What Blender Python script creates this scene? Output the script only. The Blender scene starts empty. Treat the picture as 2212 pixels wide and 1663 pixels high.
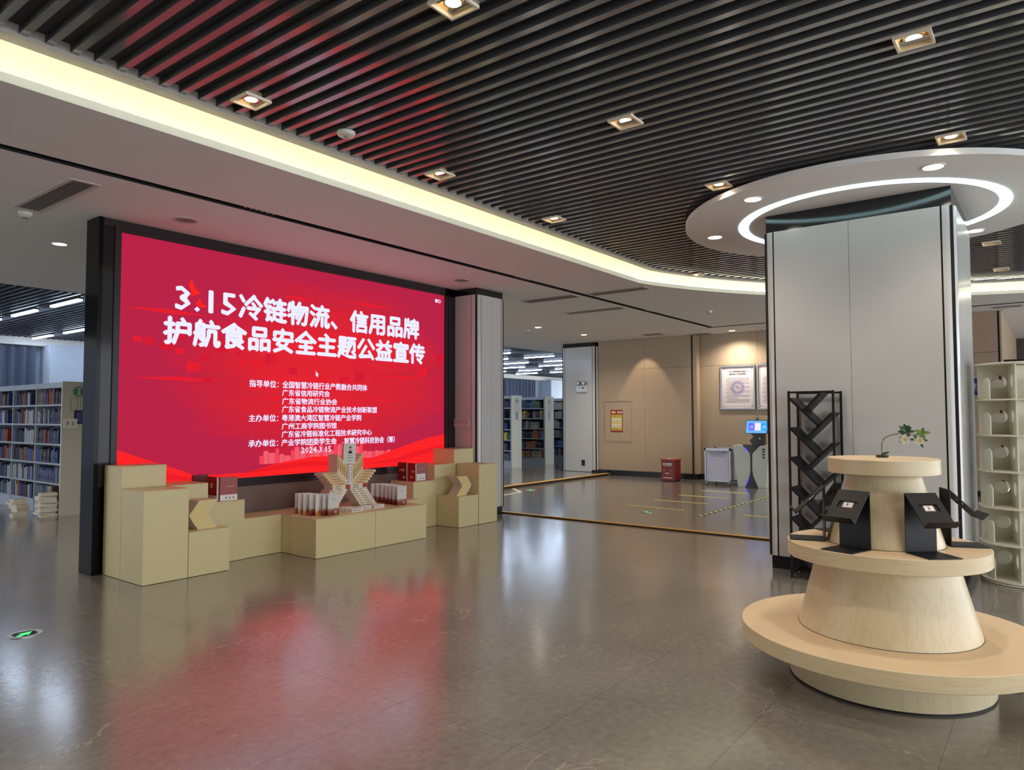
import bpy, bmesh, math, random
from mathutils import Vector, Matrix
random.seed(7)
PI = math.pi
S = bpy.context.scene
COL = S.collection

# ------------------------------------------------------------------ camera, world, view
YAW, PITCH, ROLL = 0.654146572, 0.0445634118, 0.00179439
f = Vector((math.cos(YAW) * math.cos(PITCH), math.sin(YAW) * math.cos(PITCH), math.sin(PITCH)))
r0 = Vector((math.sin(YAW), -math.cos(YAW), 0)); d0 = f.cross(r0)
rr = math.cos(ROLL) * r0 + math.sin(ROLL) * d0
dd = -math.sin(ROLL) * r0 + math.cos(ROLL) * d0
cd = bpy.data.cameras.new('camera'); cam = bpy.data.objects.new('camera', cd); COL.objects.link(cam)
M3 = Matrix((rr, -dd, -f)).transposed()
cam.matrix_world = Matrix.Translation((0, 0, 1.5)) @ M3.to_4x4()
cd.sensor_fit = 'HORIZONTAL'; cd.sensor_width = 36; cd.lens = 36 * 1534.166 / 2212
cd.clip_start = 0.05; cd.clip_end = 200
S.camera = cam
S.view_settings.view_transform = 'Standard'; S.view_settings.look = 'None'
S.view_settings.gamma = 1; S.view_settings.exposure = 0.45; S.view_settings.use_curve_mapping = False
S.cycles.use_denoising = True
S.cycles.max_bounces = 7; S.cycles.diffuse_bounces = 4; S.cycles.glossy_bounces = 4
S.cycles.sample_clamp_indirect = 4.0; S.cycles.caustics_reflective = False; S.cycles.caustics_refractive = False
w = bpy.data.worlds.new('world'); S.world = w; w.use_nodes = True
w.node_tree.nodes['Background'].inputs[0].default_value = (0.86, 0.93, 1.0, 1)
w.node_tree.nodes['Background'].inputs[1].default_value = 3.5

SPOT_W = 56.0       # slat ceiling downlights
WHITE_W = 135.0      # recessed lamps of the white ceiling
DISC_W = 13.0
COVE_E = 9.0; RING_E = 2.3; TUBE_E = 22.0

# ------------------------------------------------------------------ helpers
def lin(c):
    c = c / 255.0
    return c / 12.92 if c <= 0.04045 else ((c + 0.055) / 1.055) ** 2.4
def L3(rgb): return (lin(rgb[0]), lin(rgb[1]), lin(rgb[2]), 1)
MATS = {}
def mat(name, rgb, rough=0.5, metal=0.0, spec=0.5, emit=None, es=1.0, var=0.06, scale=6.0, bump=0.0, stretch=(1, 1, 1), coat=0.0, alpha=1.0):
    if name in MATS: return MATS[name]
    m = bpy.data.materials.new(name); m.use_nodes = True; nt = m.node_tree; N = nt.nodes; K = nt.links
    b = N['Principled BSDF']; c = L3(rgb)
    b.inputs['Base Color'].default_value = c; b.inputs['Roughness'].default_value = rough
    b.inputs['Metallic'].default_value = metal; b.inputs['Specular IOR Level'].default_value = spec
    b.inputs['Coat Weight'].default_value = coat; b.inputs['Coat Roughness'].default_value = 0.08
    if emit is not None:
        b.inputs['Emission Color'].default_value = L3(emit); b.inputs['Emission Strength'].default_value = es
    if var > 0 or bump > 0:
        tc = N.new('ShaderNodeTexCoord'); mp = N.new('ShaderNodeMapping'); nz = N.new('ShaderNodeTexNoise')
        mp.inputs['Scale'].default_value = stretch
        K.new(tc.outputs['Object'], mp.inputs[0]); K.new(mp.outputs[0], nz.inputs['Vector'])
        nz.inputs['Scale'].default_value = scale; nz.inputs['Detail'].default_value = 4
        if var > 0:
            mx = N.new('ShaderNodeMixRGB'); mx.inputs[1].default_value = (c[0] * (1 - var), c[1] * (1 - var), c[2] * (1 - var), 1)
            mx.inputs[2].default_value = (min(1, c[0] * (1 + var)), min(1, c[1] * (1 + var)), min(1, c[2] * (1 + var)), 1)
            K.new(nz.outputs['Fac'], mx.inputs[0]); K.new(mx.outputs[0], b.inputs['Base Color'])
        if bump > 0:
            bp = N.new('ShaderNodeBump'); bp.inputs['Strength'].default_value = bump; bp.inputs['Distance'].default_value = 0.01
            K.new(nz.outputs['Fac'], bp.inputs['Height']); K.new(bp.outputs[0], b.inputs['Normal'])
    MATS[name] = m; return m

def box(bm, x0, x1, y0, y1, z0, z1, mi=0):
    v = [bm.verts.new(p) for p in ((x0, y0, z0), (x1, y0, z0), (x1, y1, z0), (x0, y1, z0), (x0, y0, z1), (x1, y0, z1), (x1, y1, z1), (x0, y1, z1))]
    for q in ((0, 3, 2, 1), (4, 5, 6, 7), (0, 1, 5, 4), (1, 2, 6, 5), (2, 3, 7, 6), (3, 0, 4, 7)):
        fc = bm.faces.new([v[i] for i in q]); fc.material_index = mi
    return v
def prism(bm, pts, z0, z1, mi=0):
    """pts: closed outline in xy, counter-clockwise"""
    a = [bm.verts.new((p[0], p[1], z0)) for p in pts]; b = [bm.verts.new((p[0], p[1], z1)) for p in pts]
    n = len(pts)
    bm.faces.new(list(reversed(a))).material_index = mi; bm.faces.new(b).material_index = mi
    for i in range(n):
        bm.faces.new((a[i], a[(i + 1) % n], b[(i + 1) % n], b[i])).material_index = mi
def prism_yz(bm, pts, x0, x1, mi=0):
    a = [bm.verts.new((x0, p[0], p[1])) for p in pts]; b = [bm.verts.new((x1, p[0], p[1])) for p in pts]; n = len(pts)
    bm.faces.new(a).material_index = mi; bm.faces.new(list(reversed(b))).material_index = mi
    for i in range(n):
        bm.faces.new((a[(i + 1) % n], a[i], b[i], b[(i + 1) % n])).material_index = mi
def prism_xz(bm, pts, y0, y1, mi=0):
    a = [bm.verts.new((p[0], y0, p[1])) for p in pts]; b = [bm.verts.new((p[0], y1, p[1])) for p in pts]; n = len(pts)
    bm.faces.new(a).material_index = mi; bm.faces.new(list(reversed(b))).material_index = mi
    for i in range(n):
        bm.faces.new((a[(i + 1) % n], a[i], b[i], b[(i + 1) % n])).material_index = mi
def lathe(bm, prof, n=48, cx=0, cy=0, mi=0, cap=True):
    rings = []
    for (r, z) in prof:
        rings.append([bm.verts.new((cx + r * math.cos(2 * PI * i / n), cy + r * math.sin(2 * PI * i / n), z)) for i in range(n)])
    for a, b in zip(rings, rings[1:]):
        for i in range(n):
            bm.faces.new((a[i], a[(i + 1) % n], b[(i + 1) % n], b[i])).material_index = mi
    if cap:
        bm.faces.new(list(reversed(rings[0]))).material_index = mi; bm.faces.new(rings[-1]).material_index = mi
def ring(bm, r0, r1, z0, z1, n=64, cx=0, cy=0, mi=0):
    R = []
    for (r, z) in ((r0, z0), (r1, z0), (r1, z1), (r0, z1)):
        R.append([bm.verts.new((cx + r * math.cos(2 * PI * i / n), cy + r * math.sin(2 * PI * i / n), z)) for i in range(n)])
    for k in range(4):
        a, b = R[k], R[(k + 1) % 4]
        for i in range(n):
            bm.faces.new((a[i], a[(i + 1) % n], b[(i + 1) % n], b[i])).material_index = mi
def tube(bm, pts, rad, n=8, mi=0):
    rings = []
    P = [Vector(p) for p in pts]
    for i, p in enumerate(P):
        t = (P[min(i + 1, len(P) - 1)] - P[max(i - 1, 0)]).normalized()
        u = t.orthogonal().normalized() if abs(t.z) > .9 else t.cross(Vector((0, 0, 1))).normalized()
        v = t.cross(u); r = rad[i] if isinstance(rad, (list, tuple)) else rad
        rings.append([bm.verts.new(p + r * (math.cos(2 * PI * k / n) * u + math.sin(2 * PI * k / n) * v)) for k in range(n)])
    for a, b in zip(rings, rings[1:]):
        for k in range(n):
            bm.faces.new((a[k], a[(k + 1) % n], b[(k + 1) % n], b[k])).material_index = mi
    bm.faces.new(rings[0]).material_index = mi; bm.faces.new(list(reversed(rings[-1]))).material_index = mi
def obb(bm, p0, p1, wdt, hgt, up=(0, 0, 1), mi=0):
    """bar from p0 to p1 with cross-section wdt (side) x hgt (up)"""
    a, b = Vector(p0), Vector(p1); t = (b - a).normalized(); u = Vector(up); s = t.cross(u).normalized(); u = s.cross(t).normalized()
    vs = []
    for p in (a, b):
        for (i, j) in ((-1, -1), (1, -1), (1, 1), (-1, 1)):
            vs.append(bm.verts.new(p + s * (i * wdt / 2) + u * (j * hgt / 2)))
    for q in ((0, 1, 2, 3), (7, 6, 5, 4), (0, 4, 5, 1), (1, 5, 6, 2), (2, 6, 7, 3), (3, 7, 4, 0)):
        bm.faces.new([vs[i] for i in q]).material_index = mi
def BM(): return bmesh.new()
def mesh_of(name, bm, mats, smooth=False, bevel=0.0):
    if bevel > 0:
        bmesh.ops.bevel(bm, geom=list(bm.edges), offset=bevel, segments=2, affect='EDGES', profile=0.7)
    bmesh.ops.recalc_face_normals(bm, faces=bm.faces)
    me = bpy.data.meshes.new(name); bm.to_mesh(me); bm.free()
    for m in (mats if isinstance(mats, (list, tuple)) else [mats]): me.materials.append(m)
    if smooth:
        for p in me.polygons: p.use_smooth = True
        try: me.set_sharp_from_angle(angle=math.radians(35))
        except Exception: pass
    return me
def put(name, me, parent=None, loc=(0, 0, 0), rot=(0, 0, 0)):
    o = bpy.data.objects.new(name, me); COL.objects.link(o); o.location = loc; o.rotation_euler = rot
    if parent is not None: o.parent = parent
    return o
def obj(name, bm, mats, parent=None, loc=(0, 0, 0), rot=(0, 0, 0), smooth=False, bevel=0.0):
    return put(name, mesh_of(name, bm, mats, smooth, bevel), parent, loc, rot)
def tag(o, label, cat, group=None, kind=None):
    o['label'] = label; o['category'] = cat
    if group: o['group'] = group
    if kind: o['kind'] = kind
    return o
def thing(name, label, cat, loc=(0, 0, 0), rotz=0, group=None, kind=None):
    o = bpy.data.objects.new(name, None); COL.objects.link(o); o.location = loc; o.rotation_euler = (0, 0, rotz); o.empty_display_size = .1
    return tag(o, label, cat, group, kind)
def struct(name, bm, m, label, cat, parent=None, smooth=False, bevel=0.0):
    o = obj(name, bm, m, parent, smooth=smooth, bevel=bevel); o['kind'] = 'structure'
    if parent is None: o['label'] = label; o['category'] = cat
    return o
def copy_tree(o, parent=None):
    c = o.copy(); COL.objects.link(c)
    if parent is not None: c.parent = parent
    for ch in list(o.children): copy_tree(ch, c)
    return c
def txt(name, s, size, m, parent, loc, rot, bold=0.0, width=None, ext=0.0008, align='LEFT', space=1.0, height=None, part_label=None):
    """lettering as a thin mesh; width/height stretch the line to a measured extent; loc is its lower left corner"""
    c = bpy.data.curves.new('lettering', 'FONT'); c.body = s; c.size = size; c.resolution_u = 1; c.extrude = ext
    c.space_character = space; c.align_x = align
    o = bpy.data.objects.new('tmp', c); COL.objects.link(o)
    dg = bpy.context.evaluated_depsgraph_get(); me = bpy.data.meshes.new_from_object(o.evaluated_get(dg))
    bpy.data.objects.remove(o)
    xs = [v.co.x for v in me.vertices]; ys = [v.co.y for v in me.vertices]
    if width:
        k = width / (max(xs) - min(xs)); x0 = min(xs)
        for v in me.vertices: v.co.x = (v.co.x - x0) * k
    if height:
        k = height / (max(ys) - min(ys)); y0 = min(ys)
        for v in me.vertices: v.co.y = (v.co.y - y0) * k
    if bold > 0:      # heavier weight: the same glyphs laid over themselves a little to each side
        hh = (height or (max(ys) - min(ys))) * bold
        bm = BM(); bm.from_mesh(me); geo = list(bm.verts) + list(bm.edges) + list(bm.faces)
        for (sx, sy) in ((1, 0), (-1, 0), (0, 1), (0, -1)):
            d = bmesh.ops.duplicate(bm, geom=geo); vv = [g for g in d['geom'] if isinstance(g, bmesh.types.BMVert)]
            bmesh.ops.translate(bm, vec=(sx * hh, sy * hh, 0.0001 * (sx + 2 * sy)), verts=vv)
        bm.to_mesh(me); bm.free()
    me.materials.clear(); me.materials.append(m)
    q = put(name, me, parent, loc, rot)
    if part_label: q['label'] = part_label
    return q
RX = (PI / 2, 0, 0)            # text facing -Y, running along +X
RY = (PI / 2, 0, -PI / 2)      # text facing -X, running along -Y (reads left to right from the hall)
def aim(o, target):
    o.rotation_euler = (Vector(target) - o.location).to_track_quat('-Z', 'Y').to_euler()
def spot(parent, loc, W, angle=100, blend=0.6, col=(1, .89, .76), rad=0.05, target=None):
    l = bpy.data.lights.new('spot', 'SPOT'); l.energy = W; l.spot_size = math.radians(angle); l.spot_blend = blend; l.color = col; l.shadow_soft_size = rad
    o = bpy.data.objects.new('lamp_light', l); COL.objects.link(o); o.parent = parent; o.location = loc
    if target is not None: o.rotation_euler = Vector(target).to_track_quat('-Z', 'Y').to_euler()
    return o
ORD = ['first', 'second', 'third', 'fourth', 'fifth', 'sixth', 'seventh', 'eighth', 'ninth', 'tenth', 'eleventh', 'twelfth', 'thirteenth', 'fourteenth',
       'fifteenth', 'sixteenth', 'seventeenth', 'eighteenth', 'nineteenth', 'twentieth', 'twenty-first', 'twenty-second', 'twenty-third', 'twenty-fourth', 'twenty-fifth', 'twenty-sixth']
def th(i): return ORD[i] if i < len(ORD) else str(i + 1) + 'th'

# ------------------------------------------------------------------ materials
M_white = mat('ceiling_plaster', (236, 232, 228), .75, var=.02, scale=2)
M_cove = mat('cove_plaster', (240, 239, 226), .7, var=.01)
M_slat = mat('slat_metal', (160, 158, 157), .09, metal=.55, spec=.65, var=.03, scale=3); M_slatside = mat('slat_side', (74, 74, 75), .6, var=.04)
M_black = mat('black_metal', (17, 16, 17), .5, spec=.35, var=.05)
M_void = mat('dark_plenum', (74, 74, 75), .9, var=.04)
M_panel = mat('white_column_panel', (198, 195, 191), .22, var=.015, scale=1.5, coat=.25)
M_gloss = mat('black_gloss', (15, 14, 16), .1, var=.02, spec=.12, bump=.02, scale=3)
M_frame = mat('dark_bronze_panel', (50, 42, 44), .28, var=.04, spec=.2)
M_beige = mat('wall_veneer', (172, 150, 124), .55, var=.05, scale=5, stretch=(4, 4, .5))
M_pod = mat('podium_laminate', (214, 198, 148), .38, var=.02, scale=2)
M_podedge = mat('podium_gap', (70, 58, 40), .7)
M_red = mat('red_paint', (118, 28, 22), .4)
M_steel = mat('brushed_steel', (168, 170, 174), .38, metal=.8)
M_blackgap = mat('joint_black', (10, 10, 10), .6)
M_lamp = mat('lamp_warm', (255, 240, 220), .5, emit=(255, 240, 215), es=9.0, var=0)
M_lampw = mat('lamp_white', (255, 250, 240), .5, emit=(255, 250, 238), es=7.0, var=0)
M_tube = mat('tube_white', (240, 245, 255), .5, emit=(208, 228, 255), es=TUBE_E, var=0)
M_chrome = mat('lamp_reflector', (255, 232, 180), .35, var=0)
M_orange = mat('orange_strip', (236, 178, 88), .4, var=.08, scale=20)
M_yellow = mat('yellow_tape', (240, 224, 130), .5, var=.1, scale=30)

def wood(name, stretch, scale=2.2, c1=(214, 194, 152), c2=(204, 182, 138)):
    m = bpy.data.materials.new(name); m.use_nodes = True; nt = m.node_tree; N = nt.nodes; K = nt.links; b = N['Principled BSDF']
    tc = N.new('ShaderNodeTexCoord'); mp = N.new('ShaderNodeMapping'); mp.inputs['Scale'].default_value = stretch
    nz = N.new('ShaderNodeTexNoise'); nz.inputs['Scale'].default_value = scale; nz.inputs['Detail'].default_value = 6; nz.inputs['Distortion'].default_value = .6
    wv = N.new('ShaderNodeMath'); wv.operation = 'PINGPONG'; mu = N.new('ShaderNodeMath'); mu.operation = 'MULTIPLY'; mu.inputs[1].default_value = 9
    wv.inputs[1].default_value = 1.0
    rp = N.new('ShaderNodeValToRGB'); rp.color_ramp.elements[0].color = L3(c2); rp.color_ramp.elements[1].color = L3(c1); rp.color_ramp.elements[1].position = .45
    K.new(tc.outputs['Object'], mp.inputs[0]); K.new(mp.outputs[0], nz.inputs['Vector']); K.new(nz.outputs['Fac'], mu.inputs[0]); K.new(mu.outputs[0], wv.inputs[0])
    K.new(wv.outputs[0], rp.inputs[0]); K.new(rp.outputs[0], b.inputs['Base Color'])
    b.inputs['Roughness'].default_value = .38
    return m
M_woodv = wood('birch_vertical', (9, 9, .5), 2.2, (212, 194, 156), (205, 185, 145)); M_woodr = wood('birch_rim', (1.0, 1.0, 10), 2.2, (214, 194, 154), (206, 184, 142)); M_woodt = mat('birch_top', (222, 194, 156), .5, var=.05, scale=60)

def floor_mat():
    m = bpy.data.materials.new('stone_floor'); m.use_nodes = True; nt = m.node_tree; N = nt.nodes; K = nt.links; b = N['Principled BSDF']
    g = N.new('ShaderNodeNewGeometry'); 
    def noise(sc, st, det=5, dist=0.0, rot=0):
        mp = N.new('ShaderNodeMapping'); mp.inputs['Scale'].default_value = st; mp.inputs['Rotation'].default_value = (0, 0, rot); K.new(g.outputs['Position'], mp.inputs[0])
        n = N.new('ShaderNodeTexNoise'); n.inputs['Scale'].default_value = sc; n.inputs['Detail'].default_value = det; n.inputs['Distortion'].default_value = dist
        K.new(mp.outputs[0], n.inputs['Vector']); return n
    n1 = noise(1.3, (1, 1, 1), 6); n2 = noise(22, (1, 1, 1), 5)
    mixn = N.new('ShaderNodeMath'); mixn.operation = 'ADD'; K.new(n1.outputs['Fac'], mixn.inputs[0]); K.new(n2.outputs['Fac'], mixn.inputs[1])
    hal = N.new('ShaderNodeMath'); hal.operation = 'MULTIPLY'; hal.inputs[1].default_value = .5; K.new(mixn.outputs[0], hal.inputs[0])
    rp = N.new('ShaderNodeValToRGB'); e = rp.color_ramp.elements; e[0].position = .36; e[0].color = L3((110, 105, 98)); e[1].position = .66; e[1].color = L3((132, 127, 119))
    K.new(hal.outputs[0], rp.inputs[0])
    v = noise(.8, (1.0, 2.6, 1), 7, 1.6, .65)
    sb = N.new('ShaderNodeMath'); sb.operation = 'SUBTRACT'; sb.inputs[1].default_value = .5; K.new(v.outputs['Fac'], sb.inputs[0])
    ab = N.new('ShaderNodeMath'); ab.operation = 'ABSOLUTE'; K.new(sb.outputs[0], ab.inputs[0])
    vr = N.new('ShaderNodeMapRange'); vr.inputs['From Min'].default_value = .0; vr.inputs['From Max'].default_value = .0065; vr.inputs['To Min'].default_value = 1; vr.inputs['To Max'].default_value = 0
    K.new(ab.outputs[0], vr.inputs[0])
    msk = noise(.9, (1, 1, 1), 3); mr = N.new('ShaderNodeMapRange'); mr.inputs['From Min'].default_value = .48; mr.inputs['From Max'].default_value = .62; mr.inputs['To Max'].default_value = .55
    K.new(msk.outputs['Fac'], mr.inputs[0]); mm = N.new('ShaderNodeMath'); mm.operation = 'MULTIPLY'; K.new(vr.outputs[0], mm.inputs[0]); K.new(mr.outputs[0], mm.inputs[1])
    mx = N.new('ShaderNodeMixRGB'); mx.inputs[2].default_value = L3((182, 172, 152)); K.new(mm.outputs[0], mx.inputs[0]); K.new(rp.outputs[0], mx.inputs[1])
    K.new(mx.outputs[0], b.inputs['Base Color'])
    rn = noise(5, (1, 1, 1), 3); rm = N.new('ShaderNodeMapRange'); rm.inputs['To Min'].default_value = .14; rm.inputs['To Max'].default_value = .24; K.new(rn.outputs['Fac'], rm.inputs[0]); K.new(rm.outputs[0], b.inputs['Roughness'])
    b.inputs['Specular IOR Level'].default_value = .9; b.inputs['Coat Weight'].default_value = .55; b.inputs['Coat Roughness'].default_value = .14
    bn = noise(16, (1.0, 2.6, 1), 4, .6, .65); bp = N.new('ShaderNodeBump'); bp.inputs['Strength'].default_value = .16; bp.inputs['Distance'].default_value = .0022
    K.new(bn.outputs['Fac'], bp.inputs['Height']); K.new(bp.outputs[0], b.inputs['Normal']); K.new(bp.outputs[0], b.inputs['Coat Normal'])
    return m
M_floor = floor_mat()

# ------------------------------------------------------------------ floor
bm = BM()
TX0, TY0, TW, TH = 2.65, 2.0, 1.575, .7775
tx_lo, tx_hi, ty_lo, ty_hi = TX0 - 2 * TW, TX0 + 4 * TW, TY0 - 4 * TH, TY0 + 11 * TH
box(bm, tx_lo, tx_hi, ty_lo, ty_hi, -.2, -.003)
box(bm, tx_hi, 34, -8, 9.12, -.2, 0); box(bm, -7, tx_hi, ty_hi, 26, -.2, 0); box(bm, tx_hi, 8.9, 9.12, 26, -.2, 0); box(bm, 8.9, 34, 9.12, 26, -.2, .05)
box(bm, -7, tx_lo, -8, ty_hi, -.2, 0); box(bm, tx_lo, tx_hi, -8, ty_lo, -.2, 0)
floor = struct('floor', bm, M_floor, 'polished grey-brown stone floor with pale veins running through the whole hall', 'floor')
bm = BM(); g = .0009
box(bm, g, TW - g, g, TH - g, -.0029, 0)
tile_me = mesh_of('tile', bm, M_floor)
for i in range(-2, 4):
    for j in range(-4, 11):
        x, y = TX0 + i * TW, TY0 + j * TH
        put('tile', tile_me, floor, (x, y, 0))

bm = BM(); box(bm, -7.2, -7, -8, 12, 0, 3.9)  # added out of view: keeps world light off the -X faces
struct('wall_light_block', bm, mat('light_block_pale', (190, 180, 165), .7), 'plain pale unseen wall added behind the viewer to block side light', 'wall')
# ------------------------------------------------------------------ ceilings
LC = (7.25, -1.81); LR = 6.94
def arc_x(y, off):      # x of the curved edge at y, offset outward by off
    r = LR + off; dy = y - LC[1]
    return LC[0] + math.sqrt(max(0, r * r - dy * dy))
def edge_pts(off, ylow=-8):
    y0 = 4.80 + off
    pts = [(-7, y0)]
    # straight run meets the arc softly
    xs0 = arc_x(y0 - .06, off) if (y0 - .06 - LC[1]) < (LR + off) else LC[0]
    pts.append((xs0 - .25, y0))
    a0 = math.asin(min(1, (y0 - .07 - LC[1]) / (LR + off)))
    n = 30
    a1 = -.55
    for k in range(n + 1):
        a = a0 + (a1 - a0) * k / n
        pts.append((LC[0] + (LR + off) * math.cos(a), LC[1] + (LR + off) * math.sin(a)))
    pts.append((pts[-1][0] - .6, ylow))
    return pts
lip = edge_pts(0)
ZC = 3.45
def poly(bm, pts, z0, z1, mi=0):
    prism(bm, pts, z0, z1, mi)
# inner band between cove edge and black slot, outer field beyond the slot
bm = BM()
inner = lip + [(14.92, -8), (14.92, 5.92), (-7, 5.92)]
poly(bm, inner, ZC, ZC + .05)
outer = [(-7, 6.03), (15.03, 6.03), (15.03, -8), (34, -8), (34, 12.2), (-7, 12.2)]
poly(bm, outer, ZC, ZC + .05)
box(bm, -7, 34, 12.15, 12.2, ZC, 3.9)
ceil = struct('ceiling', bm, M_white, 'flat white plaster ceiling with a curved edge around the dark slats', 'ceiling')
bm = BM()
box(bm, -7, 15.08, 5.90, 6.05, ZC + .055, ZC + .10); box(bm, 14.9, 15.05, -8, 6.05, ZC + .055, ZC + .10)
box(bm, -7, 14.92, 5.9205, 5.923, ZC - .001, ZC + .056); box(bm, -7, 15.0295, 6.0265, 6.0295, ZC - .001, ZC + .056); box(bm, 14.9205, 14.923, -8, 5.92, ZC - .001, ZC + .056); box(bm, 15.0265, 15.0295, -8, 6.03, ZC - .001, ZC + .056)
struct('trim_1', bm, M_blackgap, 'narrow black slot running along the white ceiling and turning at the far corner', 'ceiling slot')
for (x, n) in ((3.86, 6), (8.07, 6), (12.05, 5)):
    t = thing('slot_diffuser', 'small white slotted diffuser in the ceiling slot, %s' % ({3.86: 'near end of the screen', 8.07: 'far end of the screen', 12.05: 'past the long air grilles'}[x]), 'diffuser', (x, 5.97, ZC + .02), group='diffusers in the black ceiling slot')
    bm = BM()
    for k in range(n): box(bm, -.16 + k * .06, -.135 + k * .06, -.04, .045, 0, .03)
    obj('fin', bm, mat('fin_white', (210, 210, 205), .4), t)

# cove: lip, hidden light strip, glowing back wall, top, and slat border
def ribbon(bm, pa, pb, za, zb):
    A = [bm.verts.new((p[0], p[1], za)) for p in pa]; B = [bm.verts.new((p[0], p[1], zb)) for p in pb]
    for i in range(len(A) - 1): bm.faces.new((A[i], A[i + 1], B[i + 1], B[i]))
bm = BM()
e0, e1, e2 = edge_pts(0), edge_pts(.03), edge_pts(.50)
e00 = edge_pts(-.003); ribbon(bm, e00, e00, ZC - .001, 3.505); ribbon(bm, e00, e0, 3.505, 3.505); ribbon(bm, e0, e1, 3.505, 3.506); ribbon(bm, e1, e1, 3.505, 3.5)
ribbon(bm, e1, e2, 3.502, 3.502); ribbon(bm, e2, e2, 3.50, 3.95)
eb = edge_pts(-.2); ribbon(bm, e2, eb, 3.95, 3.95); ribbon(bm, eb, eb, 3.95, 3.62)
struct('trim_2', bm, M_cove, 'recessed light cove glowing pale yellow along the edge of the white ceiling', 'light cove', smooth=False)
bm = BM(); s0, s1 = edge_pts(.10), edge_pts(.13)
ribbon(bm, s0, s0, 3.515, 3.54); ribbon(bm, s0, s1, 3.54, 3.54); ribbon(bm, s1, s1, 3.515, 3.54)
tag(obj('light_strip', bm, mat('cove_led', (255, 250, 215), .5, emit=(255, 252, 226), es=COVE_E, var=0)), 'continuous pale yellow strip light hidden behind the lip of the ceiling cove', 'strip light')
bm = BM(); t0, t1 = edge_pts(-.30), edge_pts(-.20)
ribbon(bm, t0, t1, 3.60, 3.60); ribbon(bm, t0, t0, 3.60, 3.68); ribbon(bm, t1, t1, 3.60, 3.68)
struct('trim_3', bm, mat('border_grey', (168, 160, 150), .6), 'pale grey border strip framing the dark slatted ceiling', 'ceiling border')
# slats
ZS = 3.62
bm = BM()
poly(bm, edge_pts(-.28) + [(-7, -8)], 3.672, 3.69)
ec = edge_pts(-.275); ribbon(bm, ec, ec, 3.625, 3.9)
slat_root = struct('ceiling_2', bm, M_void, 'dark open void behind the black slatted ceiling over the hall', 'ceiling')
def slat_end(x):
    if x < 9.0: return 4.50
    lo, hi = -8.0, 4.50
    # outermost y still inside the inner border curve
    best = -8
    for k in range(400):
        y = 4.50 - k * .03
        if arc_x(y, -.30) > x + .02 and (LR - .3) ** 2 > (y - LC[1]) ** 2: best = y; break
    return best
slat_cache = {}
for k in range(-34, 93):
    x = 2.184 + .1292 * k
    ye = slat_end(x)
    if ye <= -6: continue
    y0 = -7.5 if ye > 0 else -5
    key = (round(ye, 2), y0)
    if key not in slat_cache:
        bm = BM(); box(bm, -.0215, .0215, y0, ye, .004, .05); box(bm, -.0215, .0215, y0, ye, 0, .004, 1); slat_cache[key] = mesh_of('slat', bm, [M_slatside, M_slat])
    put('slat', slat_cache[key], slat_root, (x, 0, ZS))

# slat downlights
def make_slat_light():
    t = thing('square_downlight', 'x', 'downlight', (0, 0, ZS - .012))
    bm = BM()
    for (a, b, c, d) in ((-.095, .095, -.095, -.082), (-.095, .095, .082, .095), (-.095, -.082, -.082, .082), (.082, .095, -.082, .082)): box(bm, a, b, c, d, -.006, .012)
    obj('trim_frame', bm, mat('lamp_trim', (235, 222, 200), .35), t)
    bm = BM()
    vs0 = [bm.verts.new(p) for p in ((-.082, -.082, 0), (.082, -.082, 0), (.082, .082, 0), (-.082, .082, 0))]
    vs1 = [bm.verts.new(p) for p in ((-.055, -.055, .06), (.055, -.055, .06), (.055, .055, .06), (-.055, .055, .06))]
    for i in range(4): bm.faces.new((vs0[i], vs0[(i + 1) % 4], vs1[(i + 1) % 4], vs1[i]))
    bm.faces.new(vs1)
    obj('reflector', bm, M_chrome, t)
    bm = BM(); lathe(bm, [(.042, .0), (.042, .012)], 20)
    obj('bulb', bm, M_lamp, t, (0, 0, .018))
    bm = BM(); ring(bm, .042, .054, -.004, .014, 24); obj('bulb_rim', bm, M_chrome, t, (0, 0, .018))
    spot(t, (0, 0, .008), SPOT_W, 124, .9)
    return t
sl0 = make_slat_light(); first = True
rows = {4.22: 'row nearest the light cove', 2.40: 'middle row', .58: 'row over the tiered display', -1.24: 'row behind the viewer', -3.1: 'far back row'}
for (yy, kk) in ((4.22, (-1, 0, 1, 2, 4)), (2.40, (-1, 0, 1, 2)), (.58, (-1, 0, 1, 2, 4.22, 5.28)), (-1.24, (0, 1, 2, 3, 4, 5)), (-3.1, (1, 3))):
    for n, k in enumerate(kk):
        o = sl0 if first else copy_tree(sl0); first = False
        o.location = (2.64 + 1.835 * k + (.04 if k > 3 else (-.06 if k == 2 else 0)), yy, ZS - .012)
        o['label'] = 'square downlight, %s from the camera end, %s' % (th(n), rows[yy]); o['group'] = 'square downlights in the slatted ceiling'
t = thing('smoke_detector', 'round white smoke detector under the dark slats between two square downlights', 'smoke detector', (3.377, 4.141, ZS - .002))
bm = BM(); lathe(bm, [(.045, -.035), (.062, -.025), (.068, -.006), (.068, 0)], 24); obj('housing', bm, mat('detector', (215, 208, 200), .5), t, smooth=True)
bm = BM(); lathe(bm, [(.018, -.042), (.022, -.034)], 16); obj('sensor', bm, mat('detector_c', (150, 140, 135), .5), t)
for (x, y) in ((2.75, 2.9), (2.95, 2.75), (3.1, 3.2), (3.3, 3.05)): pass

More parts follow.
